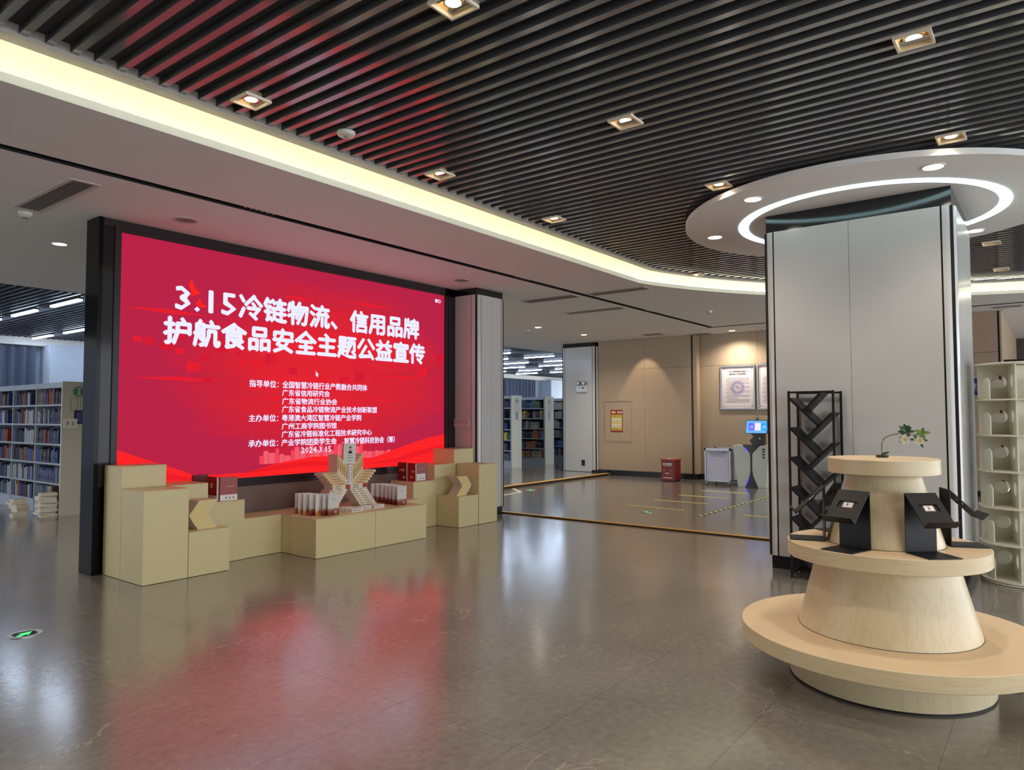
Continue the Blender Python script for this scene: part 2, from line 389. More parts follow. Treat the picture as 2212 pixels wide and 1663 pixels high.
# disc ceiling around the column
DX, DY = 7.90, 1.50; ZD = 3.52
bm = BM(); lathe(bm, [(1.785, ZD), (1.785, ZD + .05), (1.60, ZD + .05)], 96, DX, DY)
disc = struct('ceiling_3', bm, mat('disc_plaster', (236, 231, 226), .6, var=.01), 'round white ceiling disc with a glowing ring around the square column', 'ceiling disc', smooth=True)
bm = BM(); lathe(bm, [(1.62, ZD + .055), (1.62, 3.672)], 64, DX, DY); obj('recess', bm, M_void, disc)
bm = BM(); ring(bm, 1.135, 1.235, ZD - .006, ZD + .01, 96, DX, DY)
o = obj('ring_light', bm, mat('ring_led', (215, 250, 255), .4, emit=(206, 250, 255), es=RING_E, var=0), disc); o['label'] = 'glowing cool white ring light'
def make_round_light(rad, W, m, zc, ang=110):
    t = thing('round_downlight', 'x', 'downlight', (0, 0, zc))
    bm = BM(); ring(bm, rad, rad * 1.18, -.006, .004, 28); obj('trim_ring', bm, mat('ring_white', (225, 220, 212), .4), t)
    bm = BM(); lathe(bm, [(rad, -.003), (rad, .004)], 28); obj('lens', bm, m, t)
    spot(t, (0, 0, -.03), W, ang, 1.0, col=(1, .91, .78))
    return t
dl = make_round_light(.075, DISC_W, M_lampw, ZD - .002, 130); first = True
for (ang, lab) in ((210, 'nearest the camera'), (153, 'over the side towards the big screen'), (98, 'over the far side towards the back wall'), (-34, 'beyond the right corner of the column'), (30, 'behind the column'), (-90, 'over the revolving bookcase side')):
    o = dl if first else copy_tree(dl); first = False
    R = 1.52; o.location = (DX + R * math.cos(math.radians(ang)), DY + R * math.sin(math.radians(ang)), ZD - .002)
    o['label'] = 'round white downlight in the ceiling disc, %s' % lab; o['group'] = 'round downlights in the ceiling disc'
wl = make_round_light(.07, WHITE_W, M_lampw, ZC - .002, 150); first = True
for (x, y, lab) in ((3.178, 8.836, 'beside the upper end of the black screen frame'), (12.584, 8.933, 'first beyond the white column of the screen'), (14.41, 8.89, 'before the column with the emergency light'), (15.82, 5.82, 'above the framed notices'),
                 (7.0, 8.9, 'hidden behind the screen wall'), (10.3, 8.9, 'behind the white column of the screen'), (.8, 8.8, 'outside the left edge'), (15.8, 3.2, 'hidden behind the square column')):
    o = wl if first else copy_tree(wl); first = False
    o.location = (x, y, ZC - .002); o['label'] = 'round downlight in the white ceiling, %s' % lab; o['group'] = 'round downlights in the white ceiling'
t = thing('wall_washer', 'small recessed lamp in the ceiling casting a cone of light on the beige wall', 'downlight', (15.55, 8.12, ZC - .002))
bm = BM(); ring(bm, .03, .045, -.005, .004, 20); obj('trim_ring', bm, mat('ring_white', (225, 220, 212), .4), t)
bm = BM(); lathe(bm, [(.03, 0), (.03, .004)], 16); obj('lens', bm, mat('washer_lens', (200, 180, 150), .4), t)
spot(t, (0, 0, -.03), 34, 62, .35, col=(1, .80, .60), target=(.48, -.02, -1.35))
t = thing('wall_washer', 'small recessed lamp in the ceiling above the framed notices', 'downlight', (15.8, 5.45, ZC - .002))
bm = BM(); ring(bm, .03, .045, -.005, .004, 20); obj('trim_ring', bm, MATS['ring_white'], t)
bm = BM(); lathe(bm, [(.03, 0), (.03, .004)], 16); obj('lens', bm, MATS['washer_lens'], t)
spot(t, (0, 0, -.03), 5, 75, .6, col=(1, .80, .60), target=(.45, 0, -1.2))

# vents, ceiling loudspeakers, detectors
M_vent = mat('grille_grey', (150, 138, 132), .5); M_ventf = mat('vent_frame', (205, 198, 192), .5)
def vent(x0, x1, y0, y1, label, n=9, along='Y'):
    t = thing('air_grille', label, 'air vent', ((x0 + x1) / 2, (y0 + y1) / 2, ZC), group=None)
    w_, h_ = (x1 - x0) / 2, (y1 - y0) / 2; b_ = .035
    bm = BM()
    for (a, b, c, d) in ((-w_ - b_, w_ + b_, -h_ - b_, -h_), (-w_ - b_, w_ + b_, h_, h_ + b_), (-w_ - b_, -w_, -h_, h_), (w_, w_ + b_, -h_, h_)): box(bm, a, b, c, d, -.006, .001)
    obj('frame', bm, M_ventf, t)
    bm = BM(); box(bm, -w_, w_, -h_, h_, -.0015, -.0005); obj('backing', bm, mat('vent_dark', (20, 17, 17), .8), t)
    bm = BM()
    if along == 'Y': box(bm, -(w_ / n) * .36, (w_ / n) * .36, -h_, h_, -.006, -.002)
    else: box(bm, -w_, w_, -(h_ / n) * .36, (h_ / n) * .36, -.006, -.002)
    me = mesh_of('slat', bm, M_vent)
    for k in range(n):
        q = -1 + (2 * k + 1) / n
        put('slat', me, t, (q * w_, 0, 0) if along == 'Y' else (0, q * h_, 0))
    return t
vent(2.37, 2.54, 6.36, 7.57, 'long slotted air grille in the white ceiling before the screen wall')
vent(9.55, 9.79, 6.12, 7.10, 'long grey air grille next to the black ceiling slot, on its far side')
vent(9.63, 9.83, 4.90, 5.85, 'long grey air grille between the black ceiling slot and the light cove')
vent(11.14, 11.36, 6.13, 7.3, 'thin long air grille farther down the ceiling, parallel to the one beside the slot')
vent(15.25, 15.55, 7.35, 7.8, 'small square air diffuser in the ceiling above the hydrant wall', 4)
vent(15.9, 16.25, 6.45, 6.85, 'small square air diffuser in the corner above the framed notices', 4)
vent(15.28, 15.5, .45, .86, 'small square air diffuser in the ceiling beyond the revolving bookcase', 4)
for (x, y, lab) in ((3.55, 6.79, 'round grey loudspeaker in the ceiling over the near end of the big screen'), (7.56, 6.70, 'round grey loudspeaker in the ceiling over the far end of the big screen')):
    t = thing('ceiling_speaker', lab, 'loudspeaker', (x, y, ZC))
    bm = BM(); ring(bm, .095, .115, -.008, .001, 36); obj('rim', bm, mat('speaker_rim', (190, 182, 178), .5), t)
    bm = BM(); lathe(bm, [(.095, -.004), (.095, .001)], 36); obj('grille', bm, mat('speaker_grille', (150, 140, 136), .7, bump=.5, scale=300), t)
    bm = BM(); lathe(bm, [(.008, -.008), (.008, -.004)], 12); obj('screw', bm, M_black, t)
for (x, y, lab) in ((12.87, 9.42, 'small white ceiling detector near the library opening'), (12.58, 5.05, 'small white ceiling detector between cove and slot'), (2.483, 7.73, 'small white sprinkler head beside the long air grille')):
    t = thing('detector', lab, 'detector', (x, y, ZC))
    bm = BM(); lathe(bm, [(.03, -.05), (.055, -.03), (.06, -.002)], 20); obj('housing', bm, MATS['detector'], t, smooth=True)
    bm = BM(); ring(bm, .02, .028, -.06, -.048, 16); obj('sensor', bm, MATS['detector_c'], t)

# ------------------------------------------------------------------ screen wall
bm = BM()
box(bm, 2.965, 3.115, 7.33, 7.58, 0, 3.448)           # glossy end post
box(bm, 2.965, 3.005, 7.30, 7.33, 0, 3.448)
scr = thing('led_screen', 'giant glowing red screen with white Chinese lettering in a black frame', 'screen', (5.5, 7.33, 0))
def loc(bm):  # shift a world-space bmesh into the screen thing's space
    bmesh.ops.translate(bm, vec=(-5.5, -7.33, 0), verts=bm.verts)
    return bm
o = obj('end_post', loc(bm), M_gloss, scr); o['label'] = 'mirror-black end post'
bm = BM()
box(bm, 3.005, 3.115, 7.315, 7.33, .83, 3.38)
obj('inset_strip', loc(bm), mat('inset_brown', (40, 34, 32), .09, spec=.2, bump=.03, scale=2.5), scr)
bm = BM()
box(bm, 3.115, 3.175, 7.30, 7.36, .72, 3.40); box(bm, 7.875, 8.10, 7.31, 7.36, .72, 3.448)
box(bm, 3.115, 8.10, 7.31, 7.36, 3.335, 3.448); box(bm, 3.175, 8.10, 7.31, 7.36, .72, .815)
box(bm, 3.005, 3.115, 7.31, 7.33, 3.38, 3.448)
obj('frame', loc(bm), M_frame, scr)
bm = BM(); box(bm, 3.115, 7.95, 7.302, 7.312, 3.378, 3.383); box(bm, 7.945, 7.95, 7.302, 7.312, .72, 3.378); box(bm, 3.175, 7.95, 7.302, 7.312, .765, .77)
obj('groove', loc(bm), M_blackgap, scr)
bm = BM(); box(bm, 3.115, 8.12, 7.34, 7.58, 0, 3.448)
obj('core', loc(bm), M_frame, scr)
bm = BM(); box(bm, 3.115, 8.10, 7.325, 7.345, 0.0, .72)
obj('lower_panel', loc(bm), mat('lower_brown', (112, 92, 84), .5, var=.04), scr)
# display with its printed red picture
m = bpy.data.materials.new('screen_picture'); m.use_nodes = True; nt = m.node_tree; N = nt.nodes; K = nt.links; b = N['Principled BSDF']
b.inputs['Base Color'].default_value = (.006, .006, .006, 1); b.inputs['Roughness'].default_value = .6; b.inputs['Specular IOR Level'].default_value = .06
tc = N.new('ShaderNodeTexCoord'); sp = N.new('ShaderNodeSeparateXYZ'); K.new(tc.outputs['Object'], sp.inputs[0])
mp = N.new('ShaderNodeMapping'); mp.inputs['Scale'].default_value = (.35, 1, 3.2); K.new(tc.outputs['Object'], mp.inputs[0])
nz = N.new('ShaderNodeTexNoise'); nz.inputs['Scale'].default_value = 1.1; nz.inputs['Detail'].default_value = 6; K.new(mp.outputs[0], nz.inputs['Vector'])
# brighter towards the middle right, crimson at the upper corners and lower left
def mth(op, a, bb=None):
    n = N.new('ShaderNodeMath'); n.operation = op
    for i, v in enumerate((a, bb)):
        if v is None: continue
        if isinstance(v, (int, float)): n.inputs[i].default_value = v
        else: K.new(v, n.inputs[i])
    return n.outputs[0]
dx = mth('MULTIPLY', mth('SUBTRACT', sp.outputs[0], .35), .42); dz = mth('MULTIPLY', mth('SUBTRACT', sp.outputs[2], 2.05), .75)
r2 = mth('ADD', mth('MULTIPLY', dx, dx), mth('MULTIPLY', dz, dz))
fac = mth('ADD', mth('SUBTRACT', .95, r2), mth('MULTIPLY', mth('SUBTRACT', nz.outputs['Fac'], .5), 1.1))
rp = N.new('ShaderNodeValToRGB'); e = rp.color_ramp.elements; e[0].color = L3((172, 26, 62)); e[1].color = L3((216, 28, 40)); e[0].position = .1; e[1].position = 1.0
em = rp.color_ramp.elements.new(.6); em.color = L3((194, 26, 46))
K.new(fac, rp.inputs[0]); K.new(rp.outputs[0], b.inputs['Emission Color']); b.inputs['Emission Strength'].default_value = .86
M_screen = m
bm = BM(); box(bm, 3.175, 7.875, 7.33, 7.345, .815, 3.335); obj('display', loc(bm), M_screen, scr)
def emi(name, rgb, es=1.0): return mat(name, (6, 6, 6), .7, spec=.05, emit=rgb, es=es, var=0)
M_txt = emi('screen_white', (212, 214, 250), .95); M_wave = emi('screen_bright_red', (240, 30, 32), .95); M_wave2 = emi('screen_deep_red', (206, 22, 30)); M_sky = emi('screen_pink', (222, 84, 98), .9); M_sky2 = emi('screen_pink_dark', (214, 58, 78))
M_bird = emi('screen_bird', (238, 28, 26)); M_grid = emi('screen_grid', (188, 20, 44), .95); M_grid2 = emi('screen_streak', (204, 24, 40), .95)
Y_T = -.004
def line(s, x0, x1, z0, z1, bold, name='lettering'):
    txt(name, s, .3, M_txt, scr, (x0 - 5.5, Y_T, z0), RX, bold=bold, width=x1 - x0, height=z1 - z0)
line('3.15', 3.742, 4.43, 2.642, 2.885, .030)
line('冷链物流、信用品牌', 4.475, 7.33, 2.622, 2.903, .042)
line('护航食品安全主题公益宣传', 3.625, 7.45, 2.268, 2.553, .042)
# the big digits are printed taller than the characters in the photo's font; small lines below
HEAD = [('指导单位：', 1.848, 1.93), ('主办单位：', 1.448, 1.53), ('承办单位：', 1.157, 1.238)]
for s, a, b_ in HEAD: line(s, 4.615, 5.00, a, b_, .018)
ROWS = [('全国智慧冷链行业产教融合共同体', 6.365, 1.846, 1.93), ('广东省信用研究会', 5.747, 1.752, 1.83), ('广东省物流行业协会', 5.865, 1.652, 1.73), ('广东省食品冷链物流产业技术创新联盟', 6.54, 1.554, 1.634),
        ('粤港澳大湾区智慧冷链产业学院', 6.27, 1.45, 1.53), ('广州工商学院图书馆', 5.86, 1.352, 1.43), ('广东省冷链标准化工程技术研究中心', 6.45, 1.255, 1.335)]
for s, x1, a, b_ in ROWS: line(s, 5.053, x1, a, b_, .018)
line('产业学院团委学生会', 5.05, 5.86, 1.155, 1.235, .018); line('智慧冷链科技协会（筹）', 5.99, 6.87, 1.145, 1.232, .018)
line('2024.3.15', 5.328, 5.78, 1.06, 1.133, .012)
bm = BM(); lathe(bm, [(.028, 0), (.028, .002)], 20)
obj('page_dot', bm, M_txt, scr, (7.70 - 5.5, Y_T + .003, 3.235), (PI / 2, 0, 0))
bm = BM(); ring(bm, .017, .028, 0, .002, 20); obj('page_dot', bm, M_txt, scr, (7.765 - 5.5, Y_T + .003, 3.235), (PI / 2, 0, 0))
bm = BM(); prism_xz(bm, [(0, 0), (.045, -.045), (.026, -.045), (.034, -.07), (.022, -.072), (.014, -.05), (0, -.062)], 0, .002); obj('cursor', bm, M_txt, scr, (5.533 - 5.5, Y_T, 2.072))
# flowing ribbons at the foot of the picture
def flat(name, pts, m, y=-.002):
    bm = BM(); prism_xz(bm, [(p[0] - 5.5, p[1]) for p in pts], y, y + .0015); return obj(name, bm, m, scr)
flat('ribbon', [(3.176, .816), (7.1, .816), (6.6, .93), (6.0, 1.0), (5.5, 1.01), (5.0, .955), (4.6, .87), (4.2, .87), (3.975, .885), (3.674, 1.0), (3.42, 1.09), (3.176, 1.185)], M_wave)
flat('ribbon', [(3.176, .9), (3.5, .87), (3.9, .83), (4.25, .83), (3.9, .865), (3.6, .95), (3.176, 1.06)], M_wave2, -.0035)
flat('ribbon', [(4.5, .86), (5.0, .94), (5.4, .96), (5.9, .93), (6.3, .86), (5.8, .88), (5.3, .9), (4.9, .87)], M_wave2, -.0035)
flat('ribbon', [(5.7, .816), (7.874, .816), (7.874, 1.235), (7.5, 1.19), (7.136, 1.11), (6.8, 1.03), (6.5, .96), (6.1, .88)], M_wave, -.0028)
flat('ribbon', [(6.3, .87), (6.9, .93), (7.4, 1.03), (7.874, 1.09), (7.874, 1.02), (7.4, .95), (6.9, .87)], M_wave2, -.0042)
flat('bird', [(3.905, 2.985), (3.925, 2.95), (3.945, 2.90), (3.965, 2.875), (3.99, 2.885), (3.975, 2.86), (4.03, 2.842), (3.96, 2.82), (3.935, 2.80), (3.90, 2.805), (3.915, 2.84), (3.885, 2.90)], M_bird)
flat('bird', [(4.005, 2.79), (4.02, 2.75), (4.045, 2.725), (4.10, 2.70), (4.03, 2.69), (3.98, 2.70), (3.96, 2.73), (3.985, 2.745)], M_bird)
rs = random.Random(3)
for (x0, x1, z, n) in ((3.3, 5.2, 2.2, 16), (6.3, 7.8, 2.25, 8), (4.0, 6.2, 2.02, 10)):
    for k in range(n):
        a = x0 + (x1 - x0) * rs.random(); zz = z + rs.uniform(-.22, .12); wd = rs.uniform(.05, .16)
        flat('picture_tile', [(a, zz), (a + wd, zz), (a + wd, zz + wd * .7), (a, zz + wd * .7)], M_grid if k % 2 else M_grid2, -.001)
for (a, zz, ln) in ((3.2, 2.60, .9), (6.0, 3.0, .8), (6.4, 2.05, 1.2), (3.3, 1.9, 1.0), (5.0, 2.95, .5), (4.6, 1.72, .9), (6.3, 1.72, .7)):
    flat('streak', [(a, zz), (a + ln * .6, zz - .02), (a + ln, zz + .005), (a + ln * .5, zz + .03)], M_grid2, -.001)
x = 4.76
sky_h = [.05, .13, .10, .16, .06, .05, .12, .17, .11, .09, .20, .12, .24, .14, .1, .26, .15, .22, .09, .13, .11, .18, .06, .05, .04, .06, .05, .04, .05]
for k, h in enumerate(sky_h):
    wd = .045 + .02 * ((k * 7) % 3)
    flat('skyline_tower', [(x, .955), (x + wd, .955), (x + wd, 1.0 + h * (.8 if k % 4 else .95)), (x + wd * .5, 1.0 + h * (.82 if k % 4 else 1.1)), (x, 1.0 + h * .8)], M_sky if k % 3 else M_sky2, -.0015)
    x += wd + .006
# ------------------------------------------------------------------ columns
def column(name, label, x0, x1, y0, y1, z_p0, z_p1, ztop, xseams, yseams, rc=.10, gap=.030):
    root = thing(name, label, 'column', ((x0 + x1) / 2, (y0 + y1) / 2, 0), kind='structure')
    ox, oy = (x0 + x1) / 2, (y0 + y1) / 2
    a, b, c, d = x0 - ox, x1 - ox, y0 - oy, y1 - oy
    bm = BM(); box(bm, a + .035, b - .035, c + .035, d - .035, 0, z_p0 + .02); o = obj('plinth', bm, M_black, root)
    bm = BM(); box(bm, a + .03, b - .03, c + .03, d - .03, z_p1 - .02, ztop); o = obj('head_band', bm, mat('head_gloss', (24, 26, 30), .1, spec=.7, var=.02), root)
    bm = BM(); box(bm, a + .018, b - .018, c + .018, d - .018, z_p0, z_p1); obj('core', bm, M_blackgap, root)
    def flatpanel(p, q, side):
        bm = BM(); t_ = .02
        if side == 'X0': box(bm, a, a + t_, p, q, z_p0, z_p1)
        if side == 'X1': box(bm, b - t_, b, p, q, z_p0, z_p1)
        if side == 'Y0': box(bm, p, q, c, c + t_, z_p0, z_p1)
        if side == 'Y1': box(bm, p, q, d - t_, d, z_p0, z_p1)
        obj('panel', bm, M_panel, root)
    ys = [c + rc] + [v - oy for v in yseams] + [d - rc]; xs = [a + rc] + [v - ox for v in xseams] + [b - rc]
    for i in range(len(ys) - 1):
        g0 = gap / 2 if i == 0 else .0015; g1 = gap / 2 if i == len(ys) - 2 else .0015
        for sd in ('X0', 'X1'): flatpanel(ys[i] + g0, ys[i + 1] - g1, sd)
    for i in range(len(xs) - 1):
        g0 = gap / 2 if i == 0 else .0015; g1 = gap / 2 if i == len(xs) - 2 else .0015
        for sd in ('Y0', 'Y1'): flatpanel(xs[i] + g0, xs[i + 1] - g1, sd)
    for (cx, cy, a0) in ((b - rc, d - rc, 0), (a + rc, d - rc, 90), (a + rc, c + rc, 180), (b - rc, c + rc, 270)):
        pts = []
        q = rc - gap / 2
        n = 8
        for k in range(n + 1):
            an = math.radians(a0 + 90 * k / n); pts.append((cx + rc * math.cos(an), cy + rc * math.sin(an)))
        inn = [(cx + (rc - .02) * math.cos(math.radians(a0 + 90 * k / n)), cy + (rc - .02) * math.sin(math.radians(a0 + 90 * k / n))) for k in range(n, -1, -1)]
        bm = BM(); prism(bm, pts + inn, z_p0, z_p1); obj('corner_panel', bm, M_panel, root, smooth=True)
    return root
big = column('trim_4', 'large square white panelled column under the round ceiling disc', 7.19, 8.60, .655, 2.32, .13, 3.345, 3.525, [7.9], [1.515])
c2 = column('trim_5', 'white panelled column with rounded corner standing at the end of the big screen', 8.10, 8.80, 6.88, 7.62, .115, 3.345, 3.449, [8.45], [])
# short black foot plate of the adjoining column
t = thing('socket_strip', 'pale socket strip with three round outlets on the column beside the screen', 'power outlet', (8.10, 7.18, 1.41))
bm = BM(); box(bm, -.03, .0, -.17, .13, -.065, .065); obj('plate', bm, mat('socket', (205, 190, 182), .5), t, bevel=.006)
for k in range(3):
    bm = BM(); ring(bm, .026, .034, 0, .006, 20); obj('outlet', bm, mat('socket_ring', (180, 150, 145), .5), t, (-.031, -.115 + .095 * k, .015), (0, -PI / 2, 0))

# ------------------------------------------------------------------ cream podium boxes under the screen
def podium(label, x0, x1, y0, y1, h):
    t = thing('podium_box', label, 'podium', ((x0 + x1) / 2, (y0 + y1) / 2, 0), group='cream display boxes under the screen')
    a, b = (x1 - x0) / 2, (y1 - y0) / 2
    bm = BM(); box(bm, -a + .0015, a - .0015, -b + .0015, b - .0015, .004, h - .012); obj('body', bm, M_pod, t)
    bm = BM(); box(bm, -a + .001, a - .001, -b + .001, b - .001, h - .011, h); obj('top_board', bm, M_pod, t)
    bm = BM(); box(bm, -a + .012, a - .012, -b + .012, b - .012, 0, .004); obj('base', bm, M_podedge, t)
    return t
podium('tall cream podium box at the camera end, jutting farthest forward', 3.06, 3.478, 6.49, 6.92, .835)
podium('tallest cream podium box at the near end, against the black screen frame', 3.06, 3.478, 6.925, 7.29, 1.04)
podium('tall cream podium box behind the zigzag stack of yellow paperbacks', 3.48, 3.876, 6.86, 7.29, .835)
podium('low cream podium box carrying the zigzag stack that bends towards the near end', 3.482, 3.90, 6.49, 6.855, .42)
podium('mid-height cream podium box carrying the red and white hardcover', 3.88, 4.288, 6.86, 7.29, .63)
podium('long low cream podium box behind the near fan of standing books', 4.29, 4.755, 6.88, 7.29, .42)
podium('long low cream podium box behind the star of books', 4.757, 6.74, 6.70, 7.29, .42)
podium('low front cream podium box under the near fan of books', 4.742, 5.571, 6.25, 6.698, .415)
podium('low front cream podium box under the far fan of books', 5.573, 6.40, 6.25, 6.698, .415)
podium('mid-height cream podium box carrying the red hardcovers at the far end', 6.753, 7.178, 6.84, 7.29, .63)
podium('tall cream podium box behind the far zigzag stack of yellow paperbacks', 7.18, 7.598, 6.86, 7.29, .835)
podium('low cream podium box carrying the zigzag stack that bends towards the far end', 7.22, 7.628, 6.445, 6.855, .417)
podium('tall front cream podium box at the far end by the white column', 7.63, 8.035, 6.435, 6.855, .83)
podium('tallest cream podium box at the far end, tucked against the white column', 7.60, 8.02, 6.875, 7.29, 1.035)

# ------------------------------------------------------------------ books
M_page = mat('paper_edge', (222, 210, 188), .8, var=.08, scale=200, stretch=(.1, .1, 5))
M_tan = mat('tan_spine', (222, 184, 128), .55, var=.03); M_cream = mat('cream_spine', (230, 220, 196), .55, var=.03); M_yel = mat('yellow_spine', (226, 206, 130), .5, var=.03)
M_pinkc = mat('cream_cover', (214, 190, 172), .5, var=.03); M_ink = mat('ink_brown', (70, 50, 40), .6); M_redlab = mat('red_label', (176, 40, 30), .5); M_wht = mat('white_paper', (232, 228, 222), .55, var=.02)
_bk = {}
def lying_book(kind, ln, dp, thk, spine, cover, mark=None):
    """spine faces -Y, centred on x, front at y=0"""
    key = (kind, ln, dp, thk)
    if key not in _bk:
        bm = BM()
        box(bm, -ln / 2 + .004, ln / 2 - .004, .004, dp - .004, .002, thk - .002, 1)
        box(bm, -ln / 2, ln / 2, .001, dp, 0, .002, 2); box(bm, -ln / 2, ln / 2, .001, dp, thk - .002, thk, 2)
        gp = min(.0016, thk * .12); box(bm, -ln / 2, ln / 2, 0, .003, gp, thk - gp, 0)
        if mark == 'dots':
            for k in range(3): box(bm, -ln * .42 + k * .02, -ln * .42 + k * .02 + .010, -.0008, .001, thk * .3, thk * .72, 3)
            for k in range(6): box(bm, -ln * .1 + k * .014, -ln * .1 + k * .014 + .008, -.0008, .001, thk * .35, thk * .68, 3)
            box(bm, ln * .38, ln * .46, -.0008, .001, thk * .15, thk * .85, 4)
        if mark == 'line':
            box(bm, -ln * .2, ln * .28, -.0008, .001, thk * .42, thk * .58, 3); box(bm, ln * .40, ln * .48, -.0008, .001, thk * .12, thk * .88, 4)
        if mark == 'red':
            for k in range(4): box(bm, -ln * .34 + k * .022, -ln * .34 + k * .022 + .014, -.0008, .001, thk * .3, thk * .7, 3)
            box(bm, ln * .24, ln * .49, -.0008, .001, thk * .02, thk * .98, 5)
        if mark == 'tag': box(bm, ln * .43, ln * .495, -.0008, .001, thk * .1, thk * .9, 4); box(bm, ln * .445, ln * .48, -.0012, .001, thk * .35, thk * .65, 3)
        _bk[key] = mesh_of('book', bm, [spine, M_page, cover, M_ink, M_wht, M_redlab])
    return _bk[key]
G_star = 'books stacked into the star'
def B(me, loc_, label, group, rotz=0, rot=None):
    o = put('book', me, None, loc_, rot if rot else (0, 0, rotz)); tag(o, label, 'book', group); return o
FY = 6.70
legw = lying_book('cream', .255, .165, .0285, M_cream, M_pinkc, 'dots')
redw = lying_book('redlab', .255, .165, .025, M_cream, M_pinkc, 'red')
armw = lying_book('tan', .235, .165, .0305, M_tan, M_pinkc, 'line')
z = .4205
for i in range(8):
    B(legw, (5.858 - .0225 * i, FY, z), 'cream-spined book lying %s from the bottom, far leg of the star' % th(i), G_star)
    B(legw, (5.242 + .0225 * i, FY, z), 'cream-spined book lying %s from the bottom, near leg of the star' % th(i), G_star)
    z += .0286
for i in range(2):
    B(redw, (5.693, FY - .01, z), 'book with red square on cream spine, %s one, far side of star waist' % ('lower', 'upper')[i], G_star)
    B(redw, (5.432, FY - .01, z), 'book with red square on cream spine, %s one, near side of star waist' % ('lower', 'upper')[i], G_star)
    z += .0251
za = z
for i in range(5):
    B(armw, (5.4155 - .0312 * i, FY, za), 'tan-spined book lying %s from the bottom in the near arm of the star' % th(i), G_star)
    B(armw, (5.7255 + .0312 * i, FY, za), 'tan-spined book lying %s from the bottom in the far arm of the star' % th(i), G_star)
    za += .0306
def standing_book(kind, thk, dp, h, spine, cover, mark=None):
    key = ('st' + kind, thk, dp, h)
    if key not in _bk:
        bm = BM()
        box(bm, -thk / 2 + .002, thk / 2 - .002, .004, dp - .004, .004, h - .004, 1)
        box(bm, -thk / 2, -thk / 2 + .002, .001, dp, 0, h, 2); box(bm, thk / 2 - .002, thk / 2, .001, dp, 0, h, 2)
        box(bm, -thk / 2, thk / 2, 0, .003, 0, h, 0)
        if mark == 'line': box(bm, -thk * .1, thk * .1, -.0008, .001, h * .2, h * .7, 3); box(bm, -thk * .4, thk * .4, -.0008, .001, h * .02, h * .12, 4)
        if mark == 'dots':
            for k in range(9): box(bm, -thk * .2, thk * .2, -.0008, .001, h * (.12 + k * .09), h * (.16 + k * .09), 3)
        _bk[key] = mesh_of('book', bm, [spine, M_page, cover, M_ink, M_wht])
    return _bk[key]
crown = standing_book('tan', .0305, .165, .205, M_tan, M_pinkc, 'line'); mid = standing_book('cream', .033, .165, .235, M_wht, M_pinkc, 'dots')
zt = za  # top of the arms
xs = [5.393 + .0312 * i for i in range(5)]
for i, x in enumerate(xs):
    zz = zt - .0306 * i + .0005
    B(crown, (x, FY, zz), 'tan-spined book standing %s from the near side in the crown of the star' % th(i), G_star)
for i in range(5):
    x = 5.748 - .0312 * i; zz = zt - .0306 * i + .0005
    if x > 5.60: B(crown, (x, FY, zz), 'tan-spined book standing %s from the far side in the crown of the star' % th(i), G_star)
B(mid, (5.5535, FY - .004, z + .0005), 'cream book standing upright at the nearer side of the middle of the star crown', G_star)
B(mid, (5.5872, FY - .004, z + .0005), 'cream book standing upright at the farther side of the middle of the star crown', G_star)
# portrait book on top
t = thing('portrait_book', 'white book with small portrait on its cover, perched atop the book star', 'book', (5.545, FY - .01, .942), -.10)
bm = BM(); box(bm, -.083, .083, .002, .026, 0, .240, 0); box(bm, -.089, .083, -.001, .002, 0, .243, 1); box(bm, -.089, .083, .026, .029, 0, .243, 1); box(bm, -.089, -.083, .002, .026, 0, .243, 2)
obj('block', bm, [M_page, mat('portrait_cover', (214, 212, 200), .45), mat('pink_spine', (206, 140, 130), .5)], t, rot=(0, .05, 0))
def pl(name, pts, m, y, par=t): bm = BM(); prism_xz(bm, pts, y - .0008, y); return obj(name, bm, m, par, rot=(0, .05, 0))
pl('suit', [(-.022, .125), (.03, .125), (.03, .145), (.012, .157), (-.004, .157), (-.022, .145)], M_black, -.0015)
pl('face', [(-.006, .157), (.012, .157), (.016, .175), (.012, .195), (.003, .2), (-.006, .195), (-.01, .175)], mat('print_skin', (214, 170, 140), .5), -.0017)
pl('hair', [(-.011, .188), (.017, .188), (.014, .203), (.003, .209), (-.008, .203)], M_black, -.0019)
for (zz, n, wd) in ((.095, 3, .011), (.07, 7, .008), (.035, 2, .012)):
    for k in range(n): pl('title_mark', [(.003 - n * wd * .75 + k * wd * 1.5, zz), (.003 - n * wd * .75 + k * wd * 1.5 + wd * .8, zz), (.003 - n * wd * .75 + k * wd * 1.5 + wd * .8, zz + .009), (.003 - n * wd * .75 + k * wd * 1.5, zz + .009)], M_ink, -.0017)

# fans of standing books
def fan_mat(name, lo, mid_, white):
    m = bpy.data.materials.new(name); m.use_nodes = True; nt = m.node_tree; N = nt.nodes; K = nt.links; b = N['Principled BSDF']
    tc = N.new('ShaderNodeTexCoord'); sp = N.new('ShaderNodeSeparateXYZ'); nz = N.new('ShaderNodeTexNoise'); nz.inputs['Scale'].default_value = 60; nz.inputs['Detail'].default_value = 4
    K.new(tc.outputs['Object'], sp.inputs[0]); K.new(tc.outputs['Object'], nz.inputs['Vector'])
    mu = N.new('ShaderNodeMath'); mu.operation = 'MULTIPLY_ADD'; mu.inputs[1].default_value = .03; K.new(nz.outputs['Fac'], mu.inputs[0]); K.new(sp.outputs[2], mu.inputs[2])
    rp = N.new('ShaderNodeValToRGB'); e = rp.color_ramp.elements; e[0].position = .045; e[0].color = L3(lo); e[1].position = .10; e[1].color = L3(white)
    q = e.new(.075); q.color = L3(mid_)
    K.new(mu.outputs[0], rp.inputs[0]); K.new(rp.outputs[0], b.inputs['Base Color']); b.inputs['Roughness'].default_value = .4
    return m
